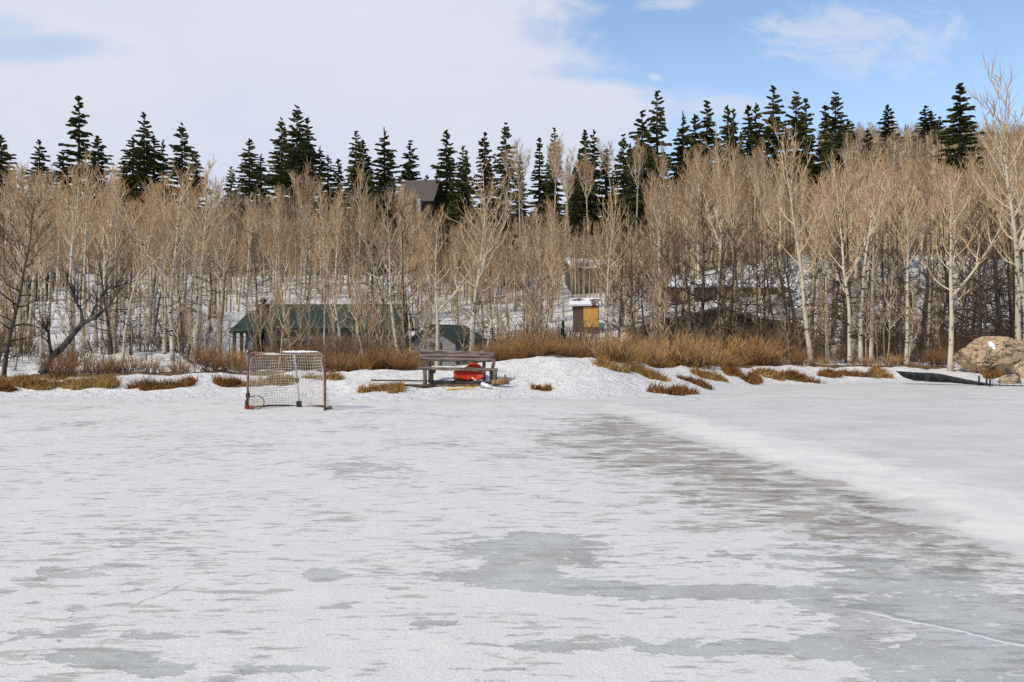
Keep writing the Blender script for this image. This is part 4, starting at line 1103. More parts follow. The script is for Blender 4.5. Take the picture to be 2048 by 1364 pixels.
def gable(root, w, d, z0, ze, zr, axis, wall, roof, over=.35, th=.12, name_roof='roof'):
    """walls and a gable roof; the ridge runs along local axis; front is local -y"""
    B = MB(); hw, hd = w / 2, d / 2
    if axis == 'x':
        ring = [(-hw, -hd), (hw, -hd), (hw, hd), (-hw, hd)]
    else:
        ring = [(-hw, -hd), (hw, -hd), (hw, hd), (-hw, hd)]
    for k in range(4):
        (x0, y0), (x1, y1) = ring[k], ring[(k + 1) % 4]
        q = [(x0, y0, z0), (x1, y1, z0), (x1, y1, ze), (x0, y0, ze)]
        endw = (axis == 'x' and k in (1, 3)) or (axis == 'y' and k in (0, 2))
        if endw: q.insert(3, ((x0 + x1) / 2, (y0 + y1) / 2, zr))
        B.quad(q)
    link('wall', B.mesh('wall', wall, smooth=False), root)
    B = MB(); e = over
    if axis == 'x':
        k = (zr - ze) / hd; zl = ze - k * e + .02; zt = zr + .02
        slab(B, (-hw - e, -hd - e, zl + th), (hw + e, -hd - e, zl + th), (hw + e, 0, zt + th), (-hw - e, 0, zt + th), th)
        slab(B, (-hw - e, .003, zt + th), (hw + e, .003, zt + th), (hw + e, hd + e, zl + th), (-hw - e, hd + e, zl + th), th)
    else:
        k = (zr - ze) / hw; zl = ze - k * e + .02; zt = zr + .02
        slab(B, (-hw - e, -hd - e, zl + th), (0, -hd - e, zt + th), (0, hd + e, zt + th), (-hw - e, hd + e, zl + th), th)
        slab(B, (.003, -hd - e, zt + th), (hw + e, -hd - e, zl + th), (hw + e, hd + e, zl + th), (.003, hd + e, zt + th), th)
    return link(name_roof, B.mesh('roof', roof, smooth=False), root)


def window(root, x, y, z, w, h):
    B = MB(); f = .07
    for c, s in (((0, 0, h / 2), (w + f, .08, f)), ((0, 0, -h / 2), (w + f, .08, f)), ((-w / 2, 0, 0), (f, .076, h - f)), ((w / 2, 0, 0), (f, .076, h - f)), ((0, 0, 0), (.04, .05, h - f))): B.box(c, s)
    o = link('window', B.mesh('window_frame', 'frame', smooth=False), root, (x, y - .03, z))
    P = MB(); P.box((0, .012, 0), (w - f * .8, .02, h - f * .8)); link('pane', P.mesh('pane', 'glass', smooth=False), o)


def door(root, x, y, z, w, h, mat, handle=True):
    B = MB(); B.box((0, 0, h / 2), (w, .06, h))
    for s in (-1, 1): B.box((s * (w / 2 + .05), 0, h / 2), (.09, .09, h))
    B.box((0, 0, h + .05), (w + .19, .09, .09))
    o = link('door', B.mesh('door', mat, smooth=False), root, (x, y - .035, z))
    if handle:
        K = MB(); K.lathe_ellipsoid((w * .36, -.06, h * .47), (.04, .04, .04), 8, 6); link('handle', K.mesh('handle', 'steel'), o)


def posts(root, lst, r, mat):
    for (x, y, za, zb) in lst:
        B = MB(); B.box((0, 0, (zb - za) / 2), (r, r, zb - za)); link('post', B.mesh('post', mat, smooth=False), root, (x, y, za))


def cabin():
    D = 48.0; x0, x1 = px2u(522) * D, px2u(800) * D; cx = (x0 + x1) / 2; w = x1 - x0
    d = 6.0; gzv = gz(cx, D + 2) - .5
    root = empty('cabin', (cx, D + d / 2, 0), 0, 'long grey cabin with a green metal roof behind the goal', 'cabin')
    ze, zr = ztop(656, D), ztop(613, D + 3)
    gable(root, w - .4, d, gzv, ze, zr, 'x', 'greywall', 'greenroof', .3)
    h = -d / 2
    for px, py, ww, hh in ((705, 675, .75, .95), (600, 690, 2.6, .55)):
        window(root, px2u(px) * D - cx, h - .02, ztop(py, D), ww, hh)
    door(root, px2u(760) * D - cx, h, gzv + .35, .9, 1.95, 'duskwall')
    # lower wing with porch posts on the left
    wx0, wx1 = px2u(474) * D, x0 - .15; wc = (wx0 + wx1) / 2 - cx; ww = wx1 - wx0
    B = MB(); B.box((wc + .2, .1, (gzv + ztop(661, D)) / 2), (ww - .5, d - .9, ztop(661, D) - gzv)); link('wing_wall', B.mesh('wing_wall', 'brownwall', smooth=False), root)
    B = MB(); zl, zt = ztop(661, D) - .05, ztop(627, D + 2.5)
    slab(B, (wc - ww / 2 - .3, h - .5, zl), (wc + ww / 2, h - .5, zl), (wc + ww / 2, -.2, zt), (wc - ww / 2 - .3, -.2, zt), .12)
    slab(B, (wc - ww / 2 - .3, -.197, zt), (wc + ww / 2, -.197, zt), (wc + ww / 2, d / 2, zl), (wc - ww / 2 - .3, d / 2, zl), .12)
    link('wing_roof', B.mesh('wing_roof', 'greenroof', smooth=False), root)
    posts(root, [(wc - ww / 2 - .05, h - .3, gzv, zl - .05), (wc - ww / 2 + .35, h - .3, gzv, zl - .05)], .16, 'cutwood')
    B = MB(); B.box((wc - ww / 2 + .75, h - .1, ztop(690, D) + .2), (.42, .1, 1.0)); link('shutter', B.mesh('shutter', 'palewall', smooth=False), root)
    cz = ztop(608, D)
    B = MB(); B.box((px2u(503) * D - cx, -.75, (cz + gzv) / 2 + .6), (.62, .6, cz - gzv - 1.2)); B.box((px2u(503) * D - cx, -.75, cz + .04), (.74, .72, .09))
    ch = link('chimney', B.mesh('chimney', 'stonechim', smooth=False), root)
    B = MB(); B.tube([(0, 0, 0), (0, 0, .14), (0, 0, .18), (0, 0, .34)], [.12, .12, .21, .17], 10, cap=True)
    link('cap', B.mesh('chimney_cap', 'black'), ch, (px2u(503) * D - cx, -.75, cz + .07))
cabin()


def small_house(name, label, cat, px, D, w, d, rz, ze_py, zr_py, axis, wall, roof, over=.3, zbase=None):
    x, y, z = at(px, D)
    r = empty(name, (x, y, 0), rz, label, cat)
    z0 = z - .8 if zbase is None else zbase
    gable(r, w, d, z0, ztop(ze_py, D - d / 2), ztop(zr_py, D), axis, wall, roof, over)
    return r, z


r, z = small_house('shed', 'small pale shed with a green gable roof behind the left of the bench', 'shed', 898, 42, 2.3, 3.0, rad(-24), 681, 655, 'y', 'palewall', 'greenroof', .25)
door(r, -.1, -1.5, z - .1, .8, 1.5, 'greywall')
r, z = small_house('shed', 'little brown shed with an orange wooden door on the snowy slope', 'shed', 1172, 61, 1.75, 2.0, rad(-8), 610, 600, 'x', 'brownwall', 'snowroof', .25)
door(r, .40, -1.0, z + .05, .85, 1.35, 'orangewood')
r, z = small_house('house', 'dark grey house wall above the orange door shed', 'house', 1178, 84, 4.0, 5, rad(6), 536, 520, 'x', 'greywall', 'snowroof')
for dx in (-1.0, .9): window(r, dx, -2.52, z + 1.6, .8, .9)
r, z = small_house('house', 'long low brown house with snow on its flat roof right of centre', 'house', 1446, 74, 9.9, 5, rad(2), 574, 563, 'x', 'brownwall', 'snowroof', .3)
for dx in (-3.4, -1.1, 1.2, 3.3): window(r, dx, -2.52, ztop(588, 71.5), .9, .7)
r, z = small_house('house', 'low dark house with a wide shallow gable in the thicket right of the mound', 'house', 1418, 52, 9.6, 6, rad(-4), 660, 622, 'y', 'duskwall', 'darkroof', .45)
for dx in (-2.2, .4): window(r, dx, -3.02, ztop(672, 49), 1.1, .6)
posts(r, [(4.2, -3.3, gz(*at(1545, 49)[:2]) - .3, ztop(652, 49))], .3, 'brownwall')
r, z = small_house('house', 'grey shingled house on the ridge between the spruces left of centre', 'house', 846, 128, 4.6, 7, rad(-10), 400, 362, 'x', 'duskwall', 'greyroof', .4)
for dx in (-1.2,): window(r, dx, -3.52, ztop(420, 124), 1.0, 1.3)
posts(r, [(.6, -4.2, z - 1, ztop(398, 124))], .55, 'bluepaint')
r, z = small_house('house', 'house with a pale grey snow dusted roof below the centre spruces', 'house', 904, 97, 4.4, 5, rad(4), 530, 498, 'x', 'greywall', 'greyroof', .35)
window(r, .6, -2.52, ztop(538, 94), .9, .6)
r, z = small_house('house', 'small brown house with a dark green roof on the far left slope', 'house', 100, 76, 2.6, 4, rad(5), 566, 548, 'x', 'brownwall', 'greenroof', .3)
window(r, -.4, -2.02, ztop(576, 74), .6, .5)


# ------------------------------------------------------------------ hockey goal
def arc(c, r, a0, a1, n, plane='xz'):
    return [(c[0] + r * math.cos(a0 + (a1 - a0) * i / n), c[1], c[2] + r * math.sin(a0 + (a1 - a0) * i / n)) for i in range(n + 1)]


def goal():
    D = 18.55; x = px2u(572) * D
    root = empty('hockey_goal', (x, D, 0.0), rad(-12), 'faded red hockey goal with white netting standing on the ice', 'hockey goal')
    H = 1.24; W = .91; rc = .17
    pts = [(-W, 0, -.03), (-W, 0, .5), (-W, 0, H - rc)] + arc((-W + rc, 0, H - rc), rc, PI, PI / 2, 6)[1:] + [(-.4, 0, H + .004), (0, 0, H), (.4, 0, H + .004)] + arc((W - rc, 0, H - rc), rc, PI / 2, 0, 6) + [(W, 0, .5), (W, 0, -.03)]
    B = MB(); B.tube(pts, .027, 10, cap=True); link('front_frame', B.mesh('front_frame', 'redpipe'), root)
    B = MB(); B.box((-W, 0, .30), (.07, .07, .10)); link('clamp', B.mesh('clamp', 'black', smooth=False), root)
    bs = [(-W, 0, .03), (-W + .03, .35, .03), (-W + .16, .68, .03), (-.45, .80, .03), (0, .82, .03), (.45, .80, .03), (W - .16, .68, .03), (W - .03, .35, .03), (W, 0, .03)]
    B = MB(); B.tube(bs, .022, 8, cap=True); link('base_frame', B.mesh('base_frame', 'cutwood'), root)
    ts = [(-W + rc * .4, 0, H - rc * .35), (-W + .22, .30, H - .04), (-.4, .40, H - .045), (0, .41, H - .045), (.4, .40, H - .045), (W - .22, .30, H - .04), (W - rc * .4, 0, H - rc * .35)]
    B = MB(); B.tube(ts, .014, 8, cap=True); link('top_frame', B.mesh('top_frame', 'redpipe'), root)
    B = MB(); B.tube([(.0, .40, H - .04), (-.035, .62, .62), ], [.026, .026], 8, cap=True); B.tube([(-.035, .62, .60), (-.075, .81, .05)], [.018, .018], 8, cap=True)
    sp = link('support_pole', B.mesh('support_pole', 'steel'), root)
    B = MB(); B.tube([(-.034, .615, .66), (-.037, .63, .57)], .038, 8, cap=True); link('joint', B.mesh('pole_joint', 'black'), sp)
    B = MB(); B.box((-.08, .80, .07), (.10, .09, .13)); link('foot', B.mesh('pole_foot', 'black', smooth=False), sp)
    # netting
    def P(s, t):          # s across -1..1 round the back, t 0 top .. 1 bottom
        def on(path, q):
            f = (q * .5 + .5) * (len(path) - 1); i = min(int(f), len(path) - 2); return Vector(path[i]).lerp(Vector(path[i + 1]), f - i)
        a = on(ts, s); b = on(bs, s)
        p = a.lerp(b, t)
        sag = math.sin(t * PI) * .10
        p.y += -sag * .5 * (1 - abs(s) ** 4) + .012 * math.sin(s * 23 + t * 5)
        p.z += -.03 * math.sin(t * PI) * (1 + .6 * math.sin(s * 7)) ; p.x += .012 * math.sin(t * 11 + s * 4)
        return p
    B = MB(); nu, nv = 44, 19
    for i in range(nu + 1):
        s = -1 + 2 * i / nu; B.tube([P(s, k / 10) for k in range(11)], .0046, 3)
    for j in range(nv + 1):
        t = j / nv; B.tube([P(-1 + 2 * k / 40, t) for k in range(41)], .0046, 3)
    # top netting between crossbar and rear bar
    for i in range(29):
        xx = -.74 + 1.48 * i / 28; f = (xx / (W - rc * .4)); B.tube([(xx, 0, H), (xx * .97, .2, H - .045), P(f * .83, 0)], .0046, 3)
    for j in range(1, 6):
        y = .4 * j / 6; B.tube([(-.8 + y * .3, y, H - .03 - y * .03), (0, y, H - .04), (.8 - y * .3, y, H - .03 - y * .03)], .0046, 3)
    link('net', B.mesh('net', 'cord'), root)
    B = MB(); rr = random.Random(3)
    n = 26
    B.tube([(-.10 + .85 * k / n, .012 + .006 * rr.uniform(-1, 1), H + .026 + .004 * rr.uniform(-1, 1)) for k in range(n + 1)], [max(.008, .026 * (max(0.0, math.sin(PI * k / n)) ** .4) * rr.uniform(.75, 1.15)) for k in range(n + 1)], 8)
    B.tube([(-.72 + .4 * k / 8, .33, H - .03) for k in range(9)], [.012 + .02 * math.sin(PI * k / 8) * rr.uniform(.7, 1.2) for k in range(9)], 7)
    link('snow_cap', B.mesh('snow_cap', 'snow'), root)
    B = MB(); B.box((-W + .05, -.02, .04), (.20, .08, .08), Matrix.Rotation(.12, 3, 'Y')); B.tube([(-W - .03, -.03, .02), (-W - .03, -.03, .17), (-W + .01, 0, .27)], [.02, .026, .02], 7, cap=True)
    link('corner_guard', B.mesh('corner_guard', 'darkred', smooth=False), root)


goal()


def hoop():
    D = 18.62; x = px2u(512) * D
    root = empty('landing_net', (x, D, .01), rad(-10), 'round dark wire hoop with slack netting in the lower left corner of the goal', 'hand net')
    B = MB(); n = 28
    ring = [(.19 * math.cos(2 * PI * k / n) - (.05 if math.cos(2 * PI * k / n) < -.5 else 0), .03 * math.sin(2 * PI * k / n), .145 + .145 * math.sin(2 * PI * k / n)) for k in range(n + 1)]
    B.tube(ring, .011, 6); link('hoop', B.mesh('hoop', 'cutwood'), root)
    N = MB()
    for k in range(-5, 6):
        a = k / 6; h = math.sqrt(1 - a * a)
        N.tube([(.19 * a, .0, .145 - .145 * h), (.19 * a * .8, .10, .12), (.19 * a, .02, .145 + .145 * h)], .003, 3)
        N.tube([(-.19 * h, .0, .145 + .145 * a), (0, .11, .13 + .10 * a), (.19 * h, .0, .145 + .145 * a)], .003, 3)
    link('net', N.mesh('hoop_net', 'cord'), root)
hoop()


# ------------------------------------------------------------------ bench and the things round it
def plank(B, a, b, hgt, dep, rr, n=14, half=True):
    """a rough half log between two points, flat at the back"""
    a, b = Vector(a), Vector(b); prof = [(-.5, -.5), (.15, -.5), (.42, -.3), (.5, 0), (.42, .3), (.15, .5), (-.5, .5)] if half else [(-.5, -.42), (-.42, -.5), (.42, -.5), (.5, -.42), (.5, .42), (.42, .5), (-.42, .5), (-.5, .42)]
    m = len(prof); i0 = len(B.v)
    for k in range(n + 1):
        c = a.lerp(b, k / n); w = 1 + rr.uniform(-.05, .05); dz = rr.uniform(-.006, .006)
        for (q, s) in prof:
            B.v.append((c.x, c.y - q * dep * w, c.z + s * hgt * w + dz)); B.t.append(0)
    for k in range(n):
        for j in range(m):
            j2 = (j + 1) % m; B.f.append((i0 + k * m + j, i0 + k * m + j2, i0 + (k + 1) * m + j2, i0 + (k + 1) * m + j))
    B.f.append(tuple(i0 + j for j in range(m))); B.f.append(tuple(i0 + n * m + j for j in range(m - 1, -1, -1)))


def bench():
    D = 23.4; xl, xr = px2u(838) * D, px2u(997) * D; cx = (xl + xr) / 2; w = xr - xl
    zg = gz(cx, D); seat = ztop(737, D) - zg
    root = empty('log_bench', (cx, D, zg), rad(-1.5), 'weathered grey log bench on the snowy bank', 'bench'); rr = random.Random(5)
    B = MB(); plank(B, (-w / 2, .02, seat), (w / 2 - .02, .02, seat - .03), .075, .36, rr, half=False); link('seat', B.mesh('seat', 'greywood', smooth=False), root)
    Db = D + .34
    for ya, yb, px0, px1 in ((703, 708, 840, 988), (711, 714, 839, 988), (718, 720, 842, 986)):
        B = MB(); za, zb = ztop(ya, Db) - zg, ztop(yb, Db) - zg
        plank(B, (px2u(px0) * Db - cx, .34 - (ya - 703) * .003, za), (px2u(px1) * Db - cx, .34 - (ya - 703) * .003, zb), .112, .10, rr)
        link('backrest_log', B.mesh('backrest_log', 'greywood', smooth=False), root)
    for px in (858, 967):
        B = MB(); X = px2u(px) * Db - cx; zz = gz(px2u(px) * Db, Db) - zg - .15
        B.tube([(X, .47, zz), (X, .42, seat), (X, .37, ztop(701, Db) - zg)], [.055, .05, .045], 8, cap=True); link('back_post', B.mesh('back_post', 'greywood'), root)
    for px, yy in ((850, -.10), (861, .16), (982, .16), (990, -.10)):
        B = MB(); X = px2u(px) * D - cx; zz = gz(X + cx, D + yy) - zg - .12
        B.tube([(X, yy, zz), (X + .01, yy, seat * .5), (X, yy, seat - .03)], [.065, .055, .06], 9, cap=True); link('leg', B.mesh('leg', 'greywood'), root)
    B = MB(); X = px2u(990) * D - cx
    B.tube([(X - .02, .36, seat + .30), (X - .07, .1, seat + .04)], [.045, .05], 7, cap=True); link('brace', B.mesh('brace', 'greywood'), root)
    B = MB(); B.box((px2u(864) * D - cx, .12, seat - .09), (.16, .10, .09)); link('bracket', B.mesh('bracket', 'cutwood', smooth=False), root)
bench()


def sled():
    D = 23.85; cx = px2u(938) * D; zg = gz(cx, D)
    root = empty('plastic_sled', (cx, D, zg), 0, 'bright red plastic sled lying behind and under the bench', 'sled')
    out = [(908, 744), (913, 740), (925, 738), (933, 734), (939, 729), (947, 726.5), (955, 728.5), (961, 733), (966, 739), (969, 746), (967, 754), (958, 759), (935, 760), (915, 758), (909, 751)]
    P = [Vector((px2u(a) * D - cx, 0, ztop(b, D) - zg)) for a, b in out]
    c = sum(P, Vector()) / len(P); B = MB(); m = len(P)
    lay = [(1.0, 0.0), (1.03, -.02), (.97, -.035), (.86, -.03), (.80, .03), (.45, .045), (.0, .05)]
    for s, y in lay:
        for p in P: q = c + (p - c) * s; B.v.append((q.x, y + (q.z) * .45, q.z)); B.t.append(0)
    for k in range(len(lay) - 1):
        for j in range(m): B.f.append((k * m + j, k * m + (j + 1) % m, (k + 1) * m + (j + 1) % m, (k + 1) * m + j))
    B.f.append(tuple(range(m - 1, -1, -1)))
    link('shell', B.mesh('sled_shell', 'red'), root)
    B = MB(); B.tube([tuple(Vector((q.x, q.z * .45, q.z))) for q in P + [P[0]]], .018, 6); link('rim', B.mesh('sled_rim', 'red'), root)
sled()


def stick(name, a, b, r, mat, label, cat, blade=None, flat=False, tip=None):
    """a, b: (px, D, height above snow)"""
    def pt(q): x = px2u(q[0]) * q[1]; return Vector((x, q[1], gz(x, q[1]) + q[2]))
    A, Bp = pt(a), pt(b)
    root = empty(name, A, 0, label, cat)
    B = MB(); n = 6; B.tube([(Bp - A) * (k / n) for k in range(n + 1)], r, 4 if flat else 7, cap=True); link('shaft', B.mesh('shaft', mat), root)
    if blade:
        C = pt(blade) - A; s = Bp - A; d = (C - s); B = MB()
        B.tube([s, s + d * .25, s + d * .7, C], [r * 1.0, r * 1.7, r * 1.9, r * 1.0], 8, cap=True); link('blade', B.mesh('blade', 'white'), root)
        T = MB(); T.tube([s - d * .15, s + d * .22], [r * 1.3, r * 2.0], 8, cap=True); link('tape', T.mesh('tape', 'black'), root)
    return root


stick('hockey_stick', (742, 23.9, .10), (912, 23.75, .02), .022, 'cutwood', 'long dark hockey stick lying across the snow from left of the bench to under it', 'hockey stick', flat=True)
stick('hockey_stick', (893, 22.75, .03), (950, 22.85, .075), .020, 'yellow', 'yellow hockey stick shaft lying on the snow in front of the bench', 'hockey stick', flat=True)
stick('hockey_stick', (944, 23.0, .30), (957, 22.9, .18), .030, 'pinkred', 'pink red hockey stick with white blade and black tape propped under the bench', 'hockey stick', blade=(983, 22.75, .05))
stick('wooden_pole', (778, 23.3, .04), (870, 23.2, .03), .035, 'cutwood', 'brown wooden pole half buried in the snow left of the bench legs', 'pole')


def log():
    D = 23.1; x, y, z = at(1000, D)
    root = empty('log', (x, y, z), 0, 'short split log with a stub lying at the right end of the bench', 'log'); rr = random.Random(2)
    B = MB(); n = 8
    B.tube([(-.20 + .42 * k / n, .04 * math.sin(k), .09 + .010 * k + rr.uniform(-.006, .006)) for k in range(n + 1)], [.085 * rr.uniform(.9, 1.08) for k in range(n + 1)], 10, cap=True)
    link('trunk', B.mesh('log_body', 'wood'), root)
    B = MB(); B.tube([(.13, 0, .16), (.14, .0, .24), (.135, 0, .33)], [.035, .03, .026], 7, cap=True); link('stub', B.mesh('log_stub', 'greywood'), root)
log()


# ------------------------------------------------------------------ boulder, rocks, black roll, low wire fence
def rock(name, px, D, sx, sy, sz, seed, label, sub=5, amp=.22, zoff=0.0, rz=0.0):
    import bmesh
    x, y, z = at(px, D)
    bm = bmesh.new(); bmesh.ops.create_icosphere(bm, subdivisions=sub, radius=1.0)
    rr = random.Random(seed)
    planes = []
    for k in range(22):
        n = Vector((rr.gauss(0, 1), rr.gauss(0, 1), rr.gauss(0, .8))).normalized(); planes.append((n, rr.uniform(.70, .97)))
    planes.append((Vector((0, 0, 1)), .80))
    for v in bm.verts:
        c = v.co.copy()
        c = Vector([math.copysign(abs(q) ** .72, q) for q in c]) * .92
        o = Vector((seed, seed * 2, 0))
        c *= 1 + amp * .55 * mnoise.fractal(v.co * 1.3 + o, .8, 2.1, 3)
        for n, d in planes:
            q = c.dot(n)
            if q > d: c -= n * (q - d) * .92
        vz = mnoise.noise(v.co * 2.3 + o)
        if abs(vz) < .07: c *= .955
        c *= 1 + amp * .16 * mnoise.fractal(v.co * 5 + o, .9, 2.0, 4)
        v.co = Vector((c.x * sx, c.y * sy, c.z * sz))
    me = bpy.data.meshes.new(name); bm.to_mesh(me); bm.free()
    me.materials.append(M['rock']); me.polygons.foreach_set('use_smooth', [False] * len(me.polygons))
    o = link(name, me, None, (x, y, z + zoff)); o.rotation_euler = (0, 0, rz)
    return tag(o, label, 'rock')


big = rock('boulder', 1990, 32.6, 1.62, 1.2, 1.02, 4, 'huge tan boulder on the bank at the right picture edge', zoff=.62)
rock('boulder', 2018, 29.6, .42, .35, .26, 9, 'small rounded pink grey rock in front of the huge boulder', 4, zoff=.10)
rock('boulder', 2056, 30.6, .45, .5, .55, 15, 'brown rock at the picture edge beside the foot of the huge boulder', 4, zoff=.2)
rock('boulder', 1262, 29.5, .32, .25, .16, 21, 'small pale rock poking out of the snow right of the mound', 4, zoff=.05)
def snow_patch():
    from mathutils.bvhtree import BVHTree
    me = big.data; off = Vector(big.location)
    bv = BVHTree.FromPolygons([v.co + off for v in me.vertices], [tuple(f.vertices) for f in me.polygons])
    B = MB(); idx = {}; eye = Vector((0, 0, CAMZ + 2.0))
    n = 26
    def ins(a, b):
        w = .14 + .36 * math.sin(min(1, b * 1.1) * PI) ** .7
        return abs(a - (.30 + .40 * b)) < w * .62 + .10 * mnoise.noise((a * 7, b * 7, 1))
    for i in range(n + 1):
        for j in range(n + 1):
            a, b = i / n, j / n
            if not ins(a, b): continue
            t = Vector((px2u(1972 + 24 * a) * 31.8, 31.8, ztop(682 + 18 * b, 31.8))); h = bv.ray_cast(eye, (t - eye).normalized())
            if h[0] is None: continue
            idx[i, j] = len(B.v); B.v.append(tuple(h[0] + h[1] * (.02 + .012 * mnoise.noise((a * 9, b * 9, 3))) - off)); B.t.append(0)
    for i in range(n):
        for j in range(n):
            q = [(i, j), (i + 1, j), (i + 1, j + 1), (i, j + 1)]
            if all(k in idx for k in q): B.f.append(tuple(idx[k] for k in q))
    if B.f: tag(link('snow_patch', B.mesh('snow_patch', 'snow'), None, off), 'small patch of snow caught in the crack of the boulder', 'snow')
snow_patch()


def black_roll():
    top = [(1792, 742), (1805, 743), (1830, 745), (1860, 746), (1880, 748), (1900, 752), (1930, 758), (1950, 762), (1985, 768.5), (2020, 770), (2060, 771), (2110, 772)]
    bot = [(1793, 743.5), (1808, 755), (1830, 761), (1860, 763), (1880, 764), (1900, 765), (1930, 768), (1950, 769.5), (1985, 772), (2020, 773), (2060, 774), (2110, 775)]
    root = empty('drain_roll', (0, 0, 0), 0, 'black ribbed plastic roll tapering along the ice edge below the boulder', 'plastic roll')
    root.location = (px2u(1860) * 29.2, 29.2, 0)
    B = MB(); n = 150; m = 14; c0 = Vector(root.location); rr = random.Random(4)
    for k in range(n + 1):
        px = 1792 + (2110 - 1792) * (k / n) ** 1.1
        D = 29.4 - (px - 1792) / 318 * 1.9
        t = np.interp(px, [p[0] for p in top], [p[1] for p in top]); b = np.interp(px, [p[0] for p in bot], [p[1] for p in bot])
        zt, zb = ztop(t, D), ztop(b, D); r = (zt - zb) / 2
        r *= 1 + (.11 if k % 2 else -.05) + rr.uniform(-.03, .03)
        for j in range(m):
            a = 2 * PI * j / m; B.v.append((px2u(px) * D - c0.x, D - c0.y + math.cos(a) * r * 1.35, (zt + zb) / 2 + math.sin(a) * r - c0.z)); B.t.append(0)
    for k in range(n):
        for j in range(m): B.f.append((k * m + j, k * m + (j + 1) % m, (k + 1) * m + (j + 1) % m, (k + 1) * m + j))
    B.f.append(tuple(range(m)))
    link('ribbed_skin', B.mesh('ribbed_skin', 'ribbed', smooth=False), root)
black_roll()


def low_fence():
    D = 27.9; x0 = px2u(1958) * D; zg = 0.0
    root = empty('wire_fence', (x0, D, zg), 0, 'low wire fence with short black stakes at the ice edge on the right', 'fence')
    for px, pt, pb, dd in ((1958, 752, 769, .25), (1973, 757, 771, .05), (1980, 759, 774, -.3)):
        d = D + dd; B = MB(); X = px2u(px) * d - x0
        B.tube([(X, dd, ztop(pb, d) - .1), (X + .005, dd, ztop(pt, d))], [.034, .03], 7, cap=True); link('stake', B.mesh('stake', 'black'), root)
    B = MB()
    d = D - .2
    for py in (762, 766.5, 770.5): B.tube([(px2u(1980) * d - x0, -.2, ztop(py, d)), (px2u(2030) * d - x0, -.15, ztop(py + .8, d)), (px2u(2110) * d - x0, -.2, ztop(py, d))], .006, 3)
    for k in range(9):
        px = 1985 + 14 * k; B.tube([(px2u(px) * d - x0, -.2, ztop(773, d) - .05), (px2u(px + 1) * d - x0, -.2, ztop(761.5, d))], .008, 3)
    link('wire_mesh', B.mesh('wire_mesh', 'black'), root)
low_fence()


# ------------------------------------------------------------------ sky, sun, camera
SUN = Vector((-0.72, -0.60, 0.0)).normalized(); ELEV = rad(44)
W = bpy.data.worlds.new('World'); SC.world = W; W.use_nodes = True
n = NT(W.node_tree); W.node_tree.nodes.clear()
tc = n.node('ShaderNodeTexCoord').outputs['Generated']
sky = n.node('ShaderNodeTexSky', sky_type='NISHITA', sun_disc=False)
sky.sun_elevation = ELEV; sky.sun_rotation = math.atan2(SUN.x, SUN.y); sky.altitude = 2200; sky.air_density = 1.0; sky.dust_density = .6; sky.ozone_density = 2.0
sp = n.node('ShaderNodeSeparateXYZ'); n.put(sp.inputs[0], tc)
ys = n.m('MAXIMUM', sp.outputs[1], 0.15)
u = n.m('DIVIDE', sp.outputs[0], ys); v = n.m('DIVIDE', sp.outputs[2], ys)
cv = n.node('ShaderNodeCombineXYZ'); n.put(cv.inputs[0], u); n.put(cv.inputs[1], n.m('MULTIPLY', v, 1.9)); uv = cv.outputs[0]
nA = n.noise(uv, 4.5, 7.0, .58, .3); nB = n.noise(n.mapping(uv, loc=(4, 2, 0)), 13.0, 7.0, .62, .5); nL = n.noise(n.mapping(uv, loc=(9, 1, 0)), 2.2, 5, .55)
ub = n.m('ADD', 0.085, n.m('MULTIPLY', n.smooth(v, .315, .290), .115))
ub = n.m('SUBTRACT', ub, n.m('MULTIPLY', n.m('MULTIPLY', n.smooth(v, .33, .365), n.smooth(v, .405, .37)), .03))
ub = n.m('SUBTRACT', ub, n.m('MULTIPLY', n.smooth(v, .28, .255), .02))
jit = n.m('ADD', n.m('MULTIPLY', n.m('SUBTRACT', nA, .5), .24), n.m('MULTIPLY', n.m('SUBTRACT', nB, .5), .20))
main = n.smooth(n.m('SUBTRACT', n.m('ADD', ub, jit), u), -.06, .08)
def ell(cx, cy, rx, ry, lo, hi, nz, k):
    a = n.m('POWER', n.m('DIVIDE', n.m('SUBTRACT', u, cx), rx), 2.0); b = n.m('POWER', n.m('DIVIDE', n.m('SUBTRACT', v, cy), ry), 2.0)
    e = n.m('SQRT', n.m('ADD', a, b))
    return n.m('MULTIPLY', n.smooth(n.m('SUBTRACT', n.m('ADD', nz, .55), e), lo, hi), k)
gapm = n.m('MAXIMUM', ell(-.575, .345, .13, .022, -.1, .7, nB, .5), ell(-.60, .362, .07, .03, -.1, .7, nA, .3))
main = n.m('MULTIPLY', main, n.m('SUBTRACT', 1.0, gapm))
w1 = ell(.40, .358, .19, .06, .0, .9, n.m('ADD', n.m('MULTIPLY', n.m('SUBTRACT', nB, .5), 2.6), .35), .62); w2 = ell(.168, .310, .014, .009, .0, .8, n.m('ADD', n.m('MULTIPLY', n.m('SUBTRACT', nB, .5), 2.5), .3), .65); w3 = ell(.19, .398, .06, .014, .0, .8, n.m('ADD', n.m('MULTIPLY', n.m('SUBTRACT', nB, .5), 2.5), .3), .6); w4 = ell(.245, .277, .06, .014, -.2, .6, nA, .6)
mask = n.m('MAXIMUM', n.m('MAXIMUM', main, w1), n.m('MAXIMUM', n.m('MAXIMUM', w2, w3), w4))
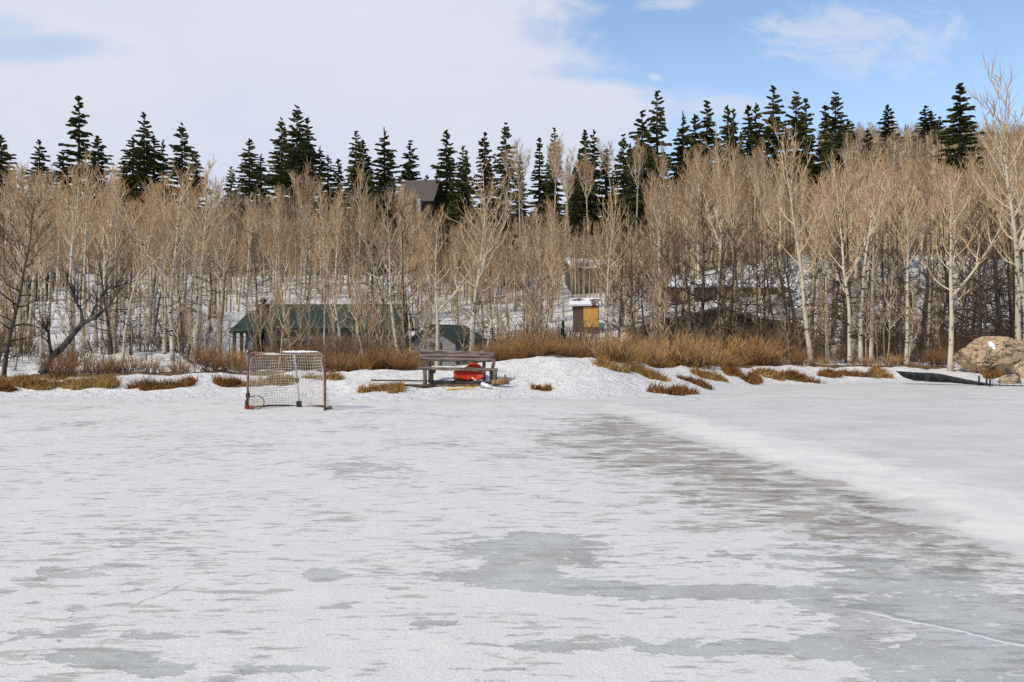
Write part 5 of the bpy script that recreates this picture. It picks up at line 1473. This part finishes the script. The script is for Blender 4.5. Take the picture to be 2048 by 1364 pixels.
front = n.smooth(sp.outputs[1], .0, .2)
back = n.smooth(n.noise(tc, 2.2, 6, .58), .48, .66)
mask = n.m('MULTIPLY', mask, front)
SKYS = 0.15
blue = n.mix(1.0, sky.outputs[0], (1.26, 1.42, 1.42), 'MULTIPLY')
blue = n.mix(n.smooth(v, .42, .24, 0.15, .36), blue, (4.55, 5.05, 5.75))
cl = n.mix(n.smooth(nL, .3, .7), (4.50, 4.78, 5.62), (4.98, 5.10, 5.70))
cl = n.mix(n.smooth(v, .31, .17, 0.0, .5), cl, (4.35, 4.8, 5.8))
mx = n.mix(front, n.mix(n.m('MULTIPLY', back, .6), sky.outputs[0], (3.2, 3.2, 3.2)), n.mix(mask, blue, cl))
bg = n.node('ShaderNodeBackground'); n.put(bg.inputs[0], mx); bg.inputs[1].default_value = SKYS
out = n.node('ShaderNodeOutputWorld'); n.l.new(bg.outputs[0], out.inputs[0])

L = bpy.data.lights.new('sun', 'SUN'); L.energy = 3.3; L.angle = rad(6.0); L.color = (1.0, .90, .76)
so = bpy.data.objects.new('sun', L); COL.objects.link(so)
sd = Vector((SUN.x * math.cos(ELEV), SUN.y * math.cos(ELEV), math.sin(ELEV)))
so.rotation_euler = sd.to_track_quat('Z', 'Y').to_euler(); so.location = (0, -20, 60)

cam = bpy.data.cameras.new('camera'); cam.sensor_width = 36.0; cam.lens = 36.0 * F / 2048.0
cam.clip_end = 3000; cam.clip_start = .1
co = bpy.data.objects.new('camera', cam); COL.objects.link(co)
co.location = (0, 0, CAMZ); co.rotation_euler = (rad(90), 0, 0)
SC.camera = co
SC.view_settings.view_transform = 'Standard'; SC.view_settings.look = 'None'; SC.view_settings.gamma = 1.0
SC.view_settings.exposure = 0.0; SC.view_settings.use_curve_mapping = False
SC.cycles.sample_clamp_indirect = 2.0; SC.cycles.sample_clamp_direct = 2.0; SC.cycles.max_bounces = 6; SC.cycles.diffuse_bounces = 3; SC.cycles.glossy_bounces = 2; SC.cycles.transparent_max_bounces = 4
SC.cycles.use_denoising = False
